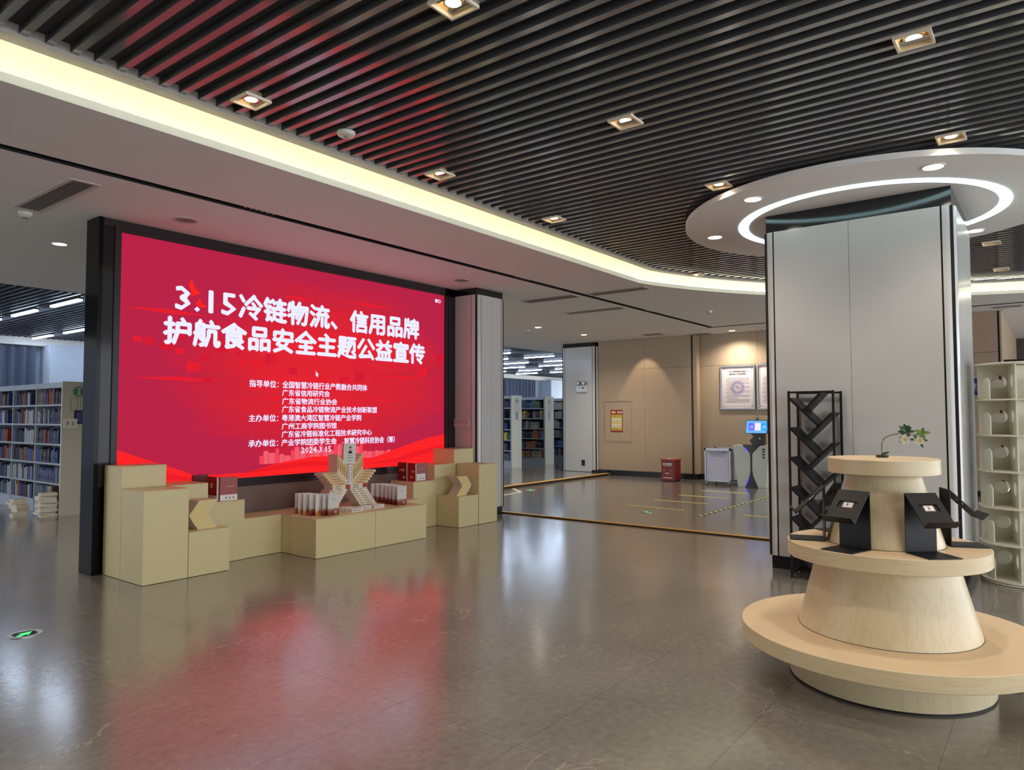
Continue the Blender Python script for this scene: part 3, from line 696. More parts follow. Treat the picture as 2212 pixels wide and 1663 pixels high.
MF1 = fan_mat('cover_crowd', (120, 38, 24), (150, 92, 70), (214, 210, 208)); MF2 = fan_mat('cover_tower', (196, 120, 60), (222, 190, 150), (220, 216, 210))
def fan_book(m, key):
    if key not in _bk:
        bm = BM(); W_, H_, T_ = .172, .232, .014
        box(bm, .003, W_ - .003, .002, T_ - .002, .003, H_ - .003, 1); box(bm, 0, W_, 0, .002, 0, H_, 0); box(bm, 0, W_, T_ - .002, T_, 0, H_, 0); box(bm, 0, .002, .002, T_ - .002, 0, H_, 0)
        box(bm, .105, .135, -.0008, .0, .022, .045, 2); box(bm, .112, .128, -.0014, -.0008, .028, .038, 3)
        if key == 'fan2': box(bm, .045, .049, -.0008, 0, .04, .10, 3); box(bm, .035, .06, -.0008, 0, .035, .05, 3)
        for k in range(4): box(bm, .06 + k * .014, .068 + k * .014, -.0008, 0, .17, .176, 3)
        _bk[key] = mesh_of('book', bm, [m, M_page, M_wht, M_ink])
    return _bk[key]
FP = [(4.872, 6.80, -30), (4.858, 6.725, -22), (4.863, 6.64, -15), (4.876, 6.545, -8), (4.906, 6.475, -2), (4.957, 6.415, 4), (4.99, 6.365, 10)]
for i, (x, y, a) in enumerate(FP):
    nm = 'fan2' if i in (1, 2, 4) else 'fan1'
    B(fan_book(MF2 if nm == 'fan2' else MF1, nm), (x, y, .4155), 'white standing book with reddish foot, %s from the back, near fan' % th(i), 'books fanned out on the near side of the podium', math.radians(a))
FR = [(6.262, 6.86, 150), (6.276, 6.79, 157), (6.281, 6.715, 163), (6.277, 6.645, 169), (6.265, 6.575, 175), (6.248, 6.505, 181), (6.232, 6.43, 187)]
for i, (x, y, a) in enumerate(FR):
    an = math.radians(a); ex, ey = x + .172 * math.cos(an), y + .172 * math.sin(an)
    B(fan_book(MF1, 'fan1'), (ex, ey, .4205 if i < 3 else .4155), 'white standing book with reddish foot, %s from the back, far fan' % th(i), 'books fanned out on the far side of the podium', an + PI)
flatb = lying_book('flat', .17, .12, .034, M_wht, M_wht, 'dots')
for (x, y, a, lab) in ((5.43, 6.40, 6, 'white book lying flat before the star, next to the near fan'), (5.63, 6.475, 8, 'white book lying flat right before the foot of the star'), (5.81, 6.46, 4, 'white book lying flat before the far leg of the star'), (5.44, 6.565, 4, 'white book lying flat at the back, close under the star')):
    B(flatb, (x, y, .4155), lab, 'white books lying before the star', math.radians(a))

# zigzag stacks of yellow paperbacks
def zig(n, z0, pts, y, label, group):
    me = lying_book('zig', .198, .17, .0118, M_yel, M_pinkc, 'tag')
    for i in range(n):
        q = i / (n - 1)
        x = pts[0] + (pts[1] - pts[0]) * q / .5 if q < .5 else pts[1] + (pts[2] - pts[1]) * (q - .5) / .5
        B(me, (x + random.uniform(-.002, .002), y + random.uniform(-.002, .002), z0 + i * .0119), label % th(i), group)
zig(23, .4205, (3.725, 3.637, 3.735), 6.60, 'thin yellow-spined book, %s from the bottom of the near zigzag stack', 'zigzag stack of yellow books at the near end')
zig(22, .4175, (7.372, 7.487, 7.39), 6.53, 'thin yellow-spined book, %s from the bottom of the far zigzag stack', 'zigzag stack of yellow books at the far end')

# red hardcovers
M_rb = mat('red_cover', (150, 30, 24), .35, var=.05, scale=30); M_rb2 = mat('dark_red_cover', (112, 30, 28), .4)
def hard(label, x, y, rotz, L_, H_, T_, m, z, band=None, title=None, cat='book'):
    t = thing('hardcover_book', label, cat, (x, y, z), rotz, 'red hardcovers standing on the podium')
    bm = BM(); box(bm, .002, L_ - .003, .003, T_ - .003, .004, H_ - .004); obj('page_block', bm, M_page, t)
    bm = BM(); box(bm, 0, L_, 0, .003, 0, H_); box(bm, 0, L_, T_ - .003, T_, 0, H_); box(bm, 0, .003, .003, T_ - .003, 0, H_); obj('cover', bm, m, t)
    if band:
        bm = BM(); box(bm, band[0], band[1], -.0012, 0, band[2], band[3]); obj('label_band', bm, M_wht, t)
        for k in range(3):
            bm = BM(); x_ = band[0] + (band[1] - band[0]) * (.3 + .22 * k); box(bm, x_, x_ + .014, -.002, -.0012, band[2] + .02, band[2] + .036); obj('print_mark', bm, M_ink, t)
    if title:
        txt('title', title[0], .05, mat('cover_title', (225, 200, 170), .5), t, (title[1], -.0012, title[2]), RX, bold=.01, width=title[3], height=title[4])
    return t
hard('red hardcover with white lower band, its front face towards the hall, near end', 4.032, 6.905, -.10, .185, .245, .03, M_rb, .6305, (0, .184, .002, .062), ('—————', .07, .145, .07, .004))
hard('red hardcover with white title facing sideways on the mid-height near podium box', 4.012, 7.13, -PI / 2 - .03, .20, .245, .028, M_rb, .6305, (0, .198, .002, .055), ('证书', .07, .13, .05, .055))
hard('dark red hardcover standing behind, partly above the tall near podium box', 3.90, 7.20, 0.05, .17, .262, .03, M_rb2, .6305)
hard('dark red hardcover with slanting script facing the near end, on the far podium box', 6.80, 7.19, -PI / 2 - .05, .18, .25, .028, M_rb2, .6305, (.11, .15, .04, .07), ('人民', .03, .13, .11, .035))
hard('bright red hardcover with small white block, facing sideways on the far podium box', 6.80, 6.99, -PI / 2 + .05, .135, .245, .028, M_rb, .6305, (.05, .085, .05, .075), ('党史', .07, .12, .05, .03))
hard('bright red hardcover with white lower panel, facing the hall on the far podium box', 6.835, 6.862, -.02, .20, .245, .03, M_rb, .6305, (.003, .165, .01, .10), ('——', .05, .165, .07, .003))

# ------------------------------------------------------------------ far beige walls
def wall_panels(name, label, parts, seams_label=None):
    pass
M_base = mat('black_skirting', (18, 18, 20), .4)
bm = BM(); box(bm, 16.12, 16.4, 6.93, 9.50, 0, 3.449); wall = struct('wall_far', bm, M_blackgap, 'beige panelled wall with hydrant door and cone of lamp light', 'wall')
def wp(par, x, y0, y1, z0, z1, m=M_beige):
    bm = BM(); box(bm, x, x + .02, y0 + .003, y1 - .003, z0 + .003, z1 - .003); obj('panel', bm, m, par)
for (y0, y1) in ((6.93, 8.166), (8.166, 9.50)):
    wp(wall, 16.10, y0, y1, 2.695, 3.449)
wp(wall, 16.10, 6.93, 8.166, .13, 2.695)
# second panel is cut around the hydrant door
for (y0, y1, z0, z1) in ((8.166, 8.535, .13, 2.695), (9.36, 9.50, .13, 2.695), (8.535, 9.36, .13, .845), (8.535, 9.36, 1.915, 2.695)):
    bm = BM(); box(bm, 16.10, 16.12, y0, y1, z0, z1); obj('panel', bm, M_beige, wall)
bm = BM(); box(bm, 16.04, 16.12, 6.93, 9.50, 0, .13); struct('baseboard_far', bm, M_base, 'black skirting under the beige hydrant wall', 'skirting')
t = thing('hydrant_cabinet', 'flush beige hydrant cabinet door with a red and yellow instruction poster', 'cabinet', (16.10, 8.948, .845))
bm = BM()
for (a, b_, c, d) in ((-.4125, .4125, 0, .03), (-.4125, .4125, 1.04, 1.07), (-.4125, -.38, .03, 1.04), (.38, .4125, .03, 1.04)): box(bm, -.012, .02, a, b_, c, d)
obj('frame', bm, M_beige, t)
bm = BM(); box(bm, .002, .02, -.375, .375, .035, 1.035); obj('door', bm, M_beige, t)
bm = BM(); box(bm, -.004, .001, -.16, .19, .255, .825); po = obj('poster', bm, mat('poster_red', (140, 24, 22), .4), t)
bm = BM(); box(bm, -.006, -.004, -.145, .172, .30, .70); obj('yellow_field', bm, mat('poster_yellow', (200, 176, 76), .4), po)
for i in range(3):
    for j in range(2):
        yy = .125 - i * .098; zz = .545 - j * .125
        bm = BM(); box(bm, -.008, -.006, yy - .035, yy + .035, zz - .035, zz + .05); obj('picture_field', bm, M_wht, po)
        bm = BM(); tube(bm, [(-.009, yy - .022, zz - .015), (-.009, yy, zz + .02), (-.009, yy + .02, zz)], .007, 6); obj('drawing', bm, M_ink, po)
txt('lettering', '消火栓', .06, M_wht, po, (-.0045, .0, .735), RY, bold=.02, width=.15, height=.055)
txt('lettering', '使用方法', .02, M_ink, po, (-.0065, .16, .655), RY, bold=.02, width=.28, height=.018)
txt('lettering', '火警电话 119', .02, M_ink, po, (-.0065, .16, .325), RY, bold=.02, width=.28, height=.02)
bm = BM(); box(bm, -.0055, -.004, .07, .16, .735, .79); tube(bm, [(-.005, .07, .76), (-.005, .035, .76)], .02, 8); obj('hose_symbol', bm, mat('poster_gold', (232, 190, 90), .4), po)

# return of the wall with black corner trim, then the recessed wall
bm = BM(); box(bm, 16.10, 16.30, 6.90, 6.93, 0, 3.449); struct('trim_6', bm, M_blackgap, 'thin black corner strip of the beige wall', 'corner trim')
bm = BM(); box(bm, 16.06, 16.32, 6.79, 6.93, 0, .13); struct('baseboard_return', bm, M_base, 'black skirting at the corner of the beige wall', 'skirting')
bm = BM(); box(bm, 16.12, 16.40, 6.80, 6.90, .13, 3.449); struct('wall_return', bm, M_beige, 'narrow side face of the beige wall beside the red box', 'wall')
bm = BM(); box(bm, 16.32, 16.45, .80, 6.85, 0, 3.449); wall2 = struct('wall_recess', bm, M_blackgap, 'beige panelled wall behind the kiosk with framed notices', 'wall')
for (y0, y1) in ((5.42, 6.80), (3.9, 5.42), (2.4, 3.9)):
    wp(wall2, 16.30, y0, y1, 2.70, 3.449); wp(wall2, 16.30, y0, y1, .13, 2.70)
bm = BM(); box(bm, 16.26, 16.32, 2.4, 6.85, 0, .13); struct('baseboard_recess', bm, M_base, 'black skirting behind the white trolley', 'skirting')
# wall piece beyond the square column
bm = BM(); box(bm, 15.87, 16.3, .80, 2.4, 0, 3.449); wall3 = struct('wall_end', bm, M_blackgap, 'beige wall piece with blue sign between column and revolving bookcase', 'wall')
wp(wall3, 15.85, .83, 2.4, 2.685, 3.449, mat('veneer_rosy', (166, 142, 122), .55, var=.04)); wp(wall3, 15.85, .83, 2.4, .10, 2.685, MATS['veneer_rosy'])
bm = BM(); box(bm, 15.85, 22, .77, .80, .1, 3.449); struct('wall_corridor', bm, M_beige, 'beige corridor wall running away behind the revolving bookcase', 'wall')
bm = BM(); box(bm, 15.83, 15.87, .80, 2.4, 0, .10); struct('baseboard_end', bm, M_base, 'black skirting under the blue sign', 'skirting')
bm = BM(); box(bm, 22.0, 22.1, -8, .8, 0, 3.449); struct('wall_corridor_end', bm, mat('corridor_dark', (70, 60, 54), .6), 'dark brown wall at the end of the corridor', 'wall')
bm = BM(); box(bm, 21.93, 22.0, -.6, .3, 0, 2.6); struct('door_1', bm, mat('door_dark', (38, 32, 30), .4), 'dark door at the end of the corridor', 'door')
t = thing('wall_sign', 'blue wall sign with white Chinese lettering for self-service lending', 'sign', (15.848, 1.27, 1.89), group=None)
bm = BM(); box(bm, -.015, 0, -.22, .42, 0, .31); obj('board', bm, mat('sign_blue', (24, 48, 120), .35), t)
txt('lettering', '自助借还', .12, M_wht, t, (-.0165, .26, .12), RY, bold=.005, width=.46, height=.105)
bm = BM(); box(bm, -.0165, -.015, -.2, .40, .085, .09); obj('rule', bm, M_wht, t)

# column with the emergency light (panelled, on the far side of the library opening)
c3 = column('trim_7', 'white panelled column with twin-head emergency lamp beside the library opening', 16.02, 16.72, 9.52, 10.60, .06, 3.34, 3.449, [], [9.66], rc=.10)
t = thing('emergency_light', 'white twin-head emergency lamp fixed to the panelled column', 'emergency light', (16.02, 9.94, 2.15))
bm = BM(); box(bm, -.07, 0, -.15, .15, 0, .17); obj('housing', bm, mat('plastic_white', (222, 224, 224), .4), t, bevel=.01)
for s_ in (-1, 1):
    bm = BM(); lathe(bm, [(.03, -.03), (.058, .02), (.06, .05)], 20); h = obj('lamp_head', bm, mat('head_chrome', (90, 96, 100), .25, metal=.6), t, (-.04, s_ * .085, .225), (0, -PI / 2, 0), smooth=True)
    bm = BM(); lathe(bm, [(.045, .05), (.045, .055)], 20); obj('lens', bm, mat('plastic_white', (222, 224, 224), .4), h)
bm = BM(); box(bm, -.073, -.07, .02, .06, .10, .12); box(bm, -.073, -.07, -.10, -.02, .08, .13); obj('label', bm, mat('label_teal', (70, 130, 140), .4), t)
t = thing('floor_socket', 'black double power socket low on the column with the emergency lamp', 'power outlet', (16.02, 9.925, .215))
bm = BM(); box(bm, -.015, 0, -.048, .048, 0, .15); obj('plate', bm, M_black, t, bevel=.004)
for zz in (.04, .11):
    bm = BM(); box(bm, -.018, -.015, -.02, .02, zz - .02, zz + .02); obj('outlet', bm, mat('outlet_grey', (60, 60, 64), .4), t)

# framed notices
def notice(label, y0, y1, z0, z1, full=True):
    t = thing('framed_notice', label, 'framed notice', (16.30, (y0 + y1) / 2, z0), group='framed notices on the beige wall'); h = (y1 - y0) / 2; H = z1 - z0
    bm = BM()
    for (a, b_, c, d) in ((-h, h, 0, .035), (-h, h, H - .035, H), (-h, -h + .035, .035, H - .035), (h - .035, h, .035, H - .035)): box(bm, -.035, 0, a, b_, c, d)
    obj('frame', bm, M_steel, t, bevel=.004)
    bm = BM(); box(bm, -.012, 0, -h + .03, h - .03, .03, H - .03); pp = obj('sheet', bm, mat('notice_paper', (226, 214, 214), .4), t)
    bm = BM()
    q = .075
    for (a, b_, c, d) in ((-h + q, h - q, q, q + .004), (-h + q, h - q, H - q - .004, H - q), (-h + q, -h + q + .004, q, H - q), (h - q - .004, h - q, q, H - q)): box(bm, -.0135, -.012, a, b_, c, d)
    obj('border_line', bm, mat('notice_rose', (190, 110, 110), .5), pp)
    for (sy, sz) in ((-1, 0), (1, 0), (-1, 1), (1, 1)):
        cy_, cz_ = sy * (h - .065), (.065 if sz == 0 else H - .065); e_ = .035
        bm = BM(); prism_yz(bm, [(cy_, cz_), (cy_ - sy * e_, cz_), (cy_, cz_ + (e_ if sz == 0 else -e_))], -.015, -.012); obj('corner_mark', bm, mat('notice_red', (196, 60, 60), .5), pp)
    yc = .0
    if full:
        txt('heading', '广州工商学院图书馆关于', .05, M_ink, pp, (-.014, .235, H - .165), RY, bold=.02, width=.47, height=.042)
        txt('heading', '维护知识产权的声明', .05, M_ink, pp, (-.014, .19, H - .225), RY, bold=.02, width=.38, height=.042)
        bm = BM(); ring(bm, .09, .155, 0, .001, 40); e1_ = obj('emblem', bm, mat('emblem_lilac', (176, 164, 196), .5), pp, (-.0125, -.0, H * .49), (0, -PI / 2, 0))
        bm = BM(); ring(bm, .175, .18, 0, .001, 40); obj('emblem', bm, MATS['emblem_lilac'], pp, (-.0125, 0, H * .49), (0, -PI / 2, 0))
        bm = BM(); prism_yz(bm, [(.07, H * .49 + .02), (.0, H * .49 - .02), (-.07, H * .49 - .03), (-.02, H * .49 + .03), (.03, H * .49 + .06)], -.0135, -.0125); obj('emblem', bm, MATS['emblem_lilac'], pp)
    rs = random.Random(5 if full else 9); bm = BM(); zz = H - .30
    k = 0
    while zz > .13:
        a = h - .13; b_ = -h + .13 + (rs.random() * .35 if k % 3 == 2 else 0)
        y_ = a - (.04 if k % 3 == 0 else 0)
        while y_ > b_:
            wd = .012 + rs.random() * .05; box(bm, -.0145, -.0135, max(b_, y_ - wd), y_, zz, zz + .008); y_ -= wd + .006
        zz -= .033; k += 1
    o = obj('small_print', bm, mat('print_grey', (90, 80, 84), .6), pp); o['kind'] = 'stuff'
notice('framed notice with a two-line Chinese heading and a round lilac emblem', 5.468, 6.288, 1.661, 2.683)
notice('framed notice half hidden by the square column, without a visible emblem', 4.60, 5.425, 1.655, 2.69, False)

# red fire extinguisher box
t = thing('extinguisher_box', 'red metal fire extinguisher box with white Chinese lettering on the floor', 'box', (15.42, 7.165, 0))
bm = BM(); box(bm, -.17, .17, -.165, .165, .02, .485); obj('body', bm, M_red, t, bevel=.004)
bm = BM(); box(bm, -.19, .18, -.19, .19, .485, .515); obj('lid', bm, mat('red_lid', (160, 54, 38), .35), t, bevel=.004)
bm = BM(); box(bm, -.15, .15, -.15, .15, 0, .02); obj('base', bm, M_black, t)
txt('lettering', '灭火器箱', .07, M_wht, t, (-.171, .125, .375), RY, bold=.01, width=.22, height=.055)
txt('lettering', '火警119', .05, M_wht, t, (-.171, .07, .17), RY, bold=.01, width=.13, height=.035)
bm = BM(); box(bm, -.172, -.17, -.10, .12, .355, .362); box(bm, -.172, -.17, .075, .115, .253, .263); box(bm, -.172, -.17, -.095, -.055, .258, .268); box(bm, -.172, -.17, -.10, .12, .078, .092); obj('print_line', bm, M_wht, t)
bm = BM(); box(bm, -.06, .04, -.03, .08, .515, .519); tag(obj('paper_note', bm, M_wht, None, (15.42, 7.165, 0)), 'small white paper lying on top of the red box', 'paper')

# white trolley
t = thing('book_trolley', 'white closed book trolley on castors beside the kiosk', 'trolley', (15.33, 5.90, 0))
bm = BM(); box(bm, -.27, .30, -.265, .265, .11, .755); obj('body', bm, mat('trolley_white', (206, 204, 222), .35), t)
bm = BM()
for (a, c) in ((-.29, -.29), (.30, -.29), (-.29, .265), (.30, .265)): box(bm, a, a + .025, c, c + .025, .09, .79)
box(bm, -.29, .325, -.29, .29, .085, .11); box(bm, -.29, .325, -.29, -.265, .75, .80); box(bm, -.29, .325, .265, .29, .75, .80); box(bm, -.29, -.265, -.29, .29, .755, .80); box(bm, .30, .325, -.29, .29, .755, .80)
obj('frame', bm, M_steel, t)
bm = BM()
for (sy) in (-1, 1):
    for sx in (-1, 1): box(bm, -.295 if sx < 0 else .29, -.27 if sx < 0 else .33, sy * .28 - .018, sy * .28 + .018, .775, .808)
obj('corner_cap', bm, M_black, t)
bm = BM(); prism_yz(bm, [(.20, .745), (.17, .64), (.12, .615), (-.12, .615), (-.17, .64), (-.20, .745)], -.274, -.269); obj('pull_recess', bm, mat('trolley_recess', (184, 182, 198), .4), t)
bm = BM(); tube(bm, [(-.28, .21, .73), (-.30, .19, .72), (-.30, -.19, .72), (-.28, -.21, .73)], .009, 8); obj('handle', bm, M_steel, t, smooth=True)
for sx in (-1, 1):
    for sy in (-1, 1):
        k_ = thing('castor', '', '', (0, 0, 0)); del k_['label']; del k_['category']; k_.parent = t; k_.location = (sx * .26, sy * .245, 0)
        bm = BM(); lathe(bm, [(.036, -.012), (.038, -.008), (.038, .008), (.036, .012)], 18); obj('wheel', bm, mat('rubber_grey', (110, 112, 114), .5), k_, (0, 0, .038), (PI / 2, 0, 0), smooth=True)
        bm = BM(); box(bm, -.03, .02, -.02, -.014, .035, .09); box(bm, -.03, .02, .014, .02, .035, .09); box(bm, -.03, .03, -.022, .022, .085, .092); obj('fork', bm, M_steel, k_)

# self-service kiosk
t = thing('service_kiosk', 'white and black self-service kiosk with glowing blue touch screen', 'kiosk', (15.17, 5.145, 0))
def kp(name, pts, x0, x1, m): bm = BM(); prism_yz(bm, pts, x0, x1); return obj(name, bm, m, t)
Lp = [(.389, .885), (.196, .885), (.10, .79), (.04, .725), (.025, .68), (.022, .36), (.04, .25), (.139, .004), (.291, .004)]
M_kw = mat('kiosk_white', (206, 210, 196), .35)
kp('side_panel', Lp, -.18, .18, M_kw); kp('side_panel', [(-p[0], p[1]) for p in reversed(Lp)], -.18, .18, M_kw)
kp('core', [(.20, .895), (-.20, .895), (-.02, .70), (-.02, .36), (-.15, 0), (.15, 0), (.02, .36), (.02, .70)], -.165, .16, mat('kiosk_black', (14, 14, 16), .25))
M_blue = mat('kiosk_blue', (10, 10, 60), .4, emit=(40, 30, 255), es=2.2, var=0)
kp('light_edge', [(.165, .845), (.10, .775), (.045, .72), (.06, .755), (.12, .83)], -.176, -.166, M_blue)
kp('light_edge', [(.04, .26), (.085, .10), (.135, .02), (.10, .12), (.055, .25)], -.176, -.166, M_blue)
kp('neck', [(.035, 1.135), (-.03, 1.07), (.055, .985), (0, .90), (-.24, .90), (-.24, 1.135)], -.10, .06, MATS['kiosk_black'])
bm = BM(); lathe(bm, [(.014, 0), (.018, .008)], 18); obj('scan_button', bm, M_wht, t, (-.102, -.165, 1.03), (0, -PI / 2, 0))
scn = thing('tmp', 'x', 'x'); bpy.data.objects.remove(scn)
sc_ = bpy.data.objects.new('monitor', None); COL.objects.link(sc_); sc_.parent = t; sc_.location = (-.12, 0, 0)
def kq(name, pts, x0, x1, m): bm = BM(); prism_yz(bm, pts, x0, x1); return obj(name, bm, m, sc_)
kq('bezel', [(.141, 1.132), (-.32, 1.132), (-.335, 1.42), (.115, 1.42)], 0, .03, MATS['kiosk_black'])
kq('screen', [(.128, 1.145), (-.31, 1.145), (-.325, 1.407), (.102, 1.407)], -.002, 0, mat('kiosk_screen', (20, 40, 60), .3, emit=(86, 156, 216), es=1.0, var=0))
for k, (c_) in enumerate(((92, 92, 236), (236, 200, 226), (20, 150, 232))):
    y0 = .067 - k * .136
    kq('app_tile', [(y0 - .0, 1.20), (y0 - .12, 1.20), (y0 - .125, 1.358), (y0 - .005, 1.358)], -.0035, -.002, mat('app_%d' % k, (20, 20, 20), .4, emit=c_, es=1.0, var=0))
    bm = BM(); tube(bm, [(-.004, y0 - .04, 1.24), (-.004, y0 - .05, 1.29), (-.004, y0 - .08, 1.30), (-.004, y0 - .085, 1.25)], .005, 6); obj('app_icon', bm, emi('icon_white', (225, 225, 255)), sc_)
bm = BM(); box(bm, -.01, .02, -.14, -.085, 1.42, 1.462); obj('camera_head', bm, M_black, sc_)
bm = BM(); lathe(bm, [(.014, 0), (.014, .004)], 16); obj('camera_lens', bm, M_wht, sc_, (-.01, -.112, 1.442), (0, -PI / 2, 0))
bm = BM(); prism_yz(bm, [(-.11, 1.46), (-.115, 1.46), (-.115, 1.65), (-.11, 1.65)], .0, .004); obj('cable', bm, M_black, sc_)
bm = BM()
for k in range(3): box(bm, -.183, -.18, -.285, -.25, .62 + k * .06, .655 + k * .06)
box(bm, -.183, -.18, -.30, -.235, .795, .82); box(bm, -.183, -.18, -.238, -.234, .62, .79)
obj('side_print', bm, M_black, t)
txt('lettering', '自助', .04, M_black, t, (-.182, .325, .845), RY, width=.04, height=.014)

# ------------------------------------------------------------------ floor markings and thresholds
def strip(name, label, pts, z, m, cat, h=.004, group=None):
    bm = BM(); prism(bm, pts, z, z + h); return tag(obj(name, bm, m), label, cat, group)
bm = BM(); box(bm, 8.75, 8.81, 2.0, 6.93, 0, .024); box(bm, 8.742, 8.75, 2.0, 6.93, 0, .014, 1)
o = obj('threshold_strip', bm, [M_orange, M_base]); tag(o, 'long orange threshold strip across the floor between the two columns', 'threshold strip')
bm = BM(); box(bm, 9.0, 15.95, 9.10, 9.18, .05, .062); box(bm, 9.0, 15.95, 9.108, 9.12, 0, .05, 1)
o = obj('threshold_strip', bm, [M_orange, mat('riser_brown', (44, 32, 22), .6)]); tag(o, 'orange edging of the raised library floor with a dark riser', 'threshold strip')
bm = BM(); box(bm, 15.93, 16.06, 9.15, 9.62, 0, .11); struct('baseboard_step', bm, M_base, 'black skirting step at the foot of the panelled column', 'skirting')
for i, (x0, lab) in enumerate(((10.75, 'nearest the green floor arrow'), (11.76, 'second from the green floor arrow'), (12.76, 'third from the green floor arrow'), (13.79, 'closest to the kiosk'))):
    strip('queue_line', 'yellow queue line taped on the floor, %s' % lab, [(x0 - .03, 4.80), (x0 + .03, 4.80), (x0 + .03, 5.80 - .02 * i), (x0 - .03, 5.80 - .02 * i)], .0005, M_yellow, 'floor tape', group='yellow queue lines on the floor')
strip('queue_line', 'yellow queue line on the floor, cut off by the edge of the square column', [(10.71, 2.6), (10.77, 2.6), (10.76, 3.80), (10.70, 3.80)], .0005, M_yellow, 'floor tape', group='yellow queue lines on the floor')
t = thing('hazard_tape', 'black and yellow striped tape dividing the queue lanes on the floor', 'floor tape', (10.24, 4.31, 0))
bm = BM(); box(bm, 0, 4.2, -.028, .028, .0005, .003); obj('backing', bm, M_black, t)
bm = BM(); prism(bm, [(0, -.028), (.10, -.028), (.14, .028), (.04, .028)], .003, .0042); hm = mesh_of('stripe', bm, M_yellow)
for k in range(21): put('stripe', hm, t, (.2 * k, 0, 0))
def floor_sign(label, x, y, r, rot, glow=1.2):
    t = thing('floor_exit_sign', label, 'exit sign', (x, y, 0), rot, 'round exit signs set in the floor')
    bm = BM(); ring(bm, r * .72, r, .0, .006, 40); obj('steel_ring', bm, M_steel, t, smooth=False)
    bm = BM(); lathe(bm, [(r * .72, .0), (r * .72, .003)], 40); obj('glass', bm, mat('sign_glass', (8, 16, 12), .1), t)
    bm = BM(); prism(bm, [(-.58 * r, -.12 * r), (-.1 * r, -.12 * r), (-.1 * r, -.34 * r), (.6 * r, 0), (-.1 * r, .34 * r), (-.1 * r, .12 * r), (-.58 * r, .12 * r)], .003, .0045); obj('arrow', bm, mat('exit_green', (10, 60, 20), .4, emit=(60, 245, 110), es=glow, var=0), t)
floor_sign('glowing green arrow sign set in the floor near the black screen frame', 1.905, 5.715, .105, .55)
floor_sign('small green arrow sign in the floor beside the first yellow queue line', 10.18, 5.15, .09, .3, .5)
floor_sign('small green arrow sign in the floor before the orange library edging', 11.81, 8.59, .11, .3, .5)
bm = BM()
for (a, b_) in (((11.84, 9.05), (11.36, 8.50)), ((11.36, 8.50), (10.6, 8.44)), ((11.2, 9.05), (10.9, 8.75))): obb(bm, (a[0], a[1], .0015), (b_[0], b_[1], .0015), .07, .003)
tag(obj('floor_triangle', bm, mat('tape_cream', (206, 204, 170), .5)), 'cream taped triangle on the floor beside the white column', 'floor tape')

# ------------------------------------------------------------------ library beyond
M_bc = mat('bookcase_metal', (176, 184, 196), .45, var=.02); M_end = mat('bookcase_end', (204, 204, 190), .5, var=.02)
bm = BM(); box(bm, -7, 34, 12.25, 22, 3.72, 3.75)
struct('ceiling_4', bm, M_void, 'dark void behind the slatted ceiling of the library', 'ceiling')
bm = BM()
for k in range(0, 250): box(bm, .5 + k * .135, .54 + k * .135, 12.25, 21.6, 3.62, 3.69)
o = obj('ceiling_slats', bm, mat('lib_slat', (84, 84, 92), .4)); tag(o, 'dark narrow ceiling slats of the library beyond', 'ceiling slats', kind='stuff')
bm = BM(); box(bm, -7, 34, 21.6, 22, 3.42, 3.8); struct('trim_8', bm, M_white, 'white border at the far end of the library ceiling', 'ceiling border')
bm = BM(); box(bm, -7, 34, 22.0, 22.1, 0, 3.8); struct('wall_library', bm, mat('lib_wall', (196, 206, 222), .7), 'pale blue-grey far wall of the library', 'wall')
bm = BM(); box(bm, 7.5, 9.6, 21.3, 22.0, 0, 3.45); struct('trim_9', bm, MATS['lib_wall'], 'pale blue pier on the far library wall behind bookcase 11', 'pier')
bm = BM(); box(bm, 31.2, 34, 21.3, 22.0, 0, 3.45); struct('trim_10', bm, MATS['lib_wall'], 'pale blue pier on the far library wall seen past the last bookcases', 'pier')
M_curt = mat('curtain_grey', (96, 104, 124), .85, var=.06)
def curtain(label, x0, x1, y):
    n = int((x1 - x0) / .045); bm = BM(); lo, hi = [], []
    for k in range(n + 1):
        x = x0 + (x1 - x0) * k / n; yy = y + .06 * math.sin(k * 1.05) + .02 * math.sin(k * .37)
        lo.append(bm.verts.new((x, yy, .1))); hi.append(bm.verts.new((x, yy, 3.40)))
    for k in range(n): bm.faces.new((lo[k], lo[k + 1], hi[k + 1], hi[k]))
    o = obj('curtain', bm, M_curt, smooth=True); tag(o, label, 'curtain')
curtain('grey pleated curtain at the library window behind bookcase 11', 3.6, 7.3, 21.75)
curtain('grey pleated curtain at the library window above bookcase 18', 27.8, 30.4, 21.75)
t = thing('window_1', 'pale window panes between the white column and the grey curtain', 'window', (27.4, 21.95, 1.2), kind='structure')
bm = BM(); box(bm, -1.3, .35, -.03, .02, 1.25, 1.95); obj('pane', bm, mat('window_pale', (190, 200, 160), .4, emit=(190, 205, 160), es=.8, var=.0), t)
bm = BM(); box(bm, -.02, .02, -.05, .0, 1.2, 2.0); box(bm, .33, .37, -.05, .0, 1.2, 2.0); box(bm, -1.3, .37, -.05, 0, 1.2, 1.25); box(bm, -1.3, .37, -.05, 0, 1.95, 2.0); obj('sash', bm, M_black, t)

# ceiling tubes of the library
tt = thing('tube_light', 'x', 'tube light', (0, 0, 3.6))
bm = BM(); box(bm, -.035, .035, -.62, .62, -.012, .02); obj('tube', bm, M_tube, tt)
bm = BM(); box(bm, -.05, .05, -.64, .64, .02, .045); obj('housing', bm, M_black, tt)
first = True
for i in range(0, 13):
    x = 5.25 + 1.86 * i
    off = 0 if i % 2 == 0 else .45
    for j in range(4):
        y = 14.25 + 2.0 * j + off
        if y > 21: continue
        o = tt if first else copy_tree(tt); first = False
        o.location = (x, y, 3.57); o['group'] = 'tube lights in the library ceiling'
        o['label'] = 'white library ceiling tube, %s from the hall, %s row out from the screen' % (th(j), th(i))
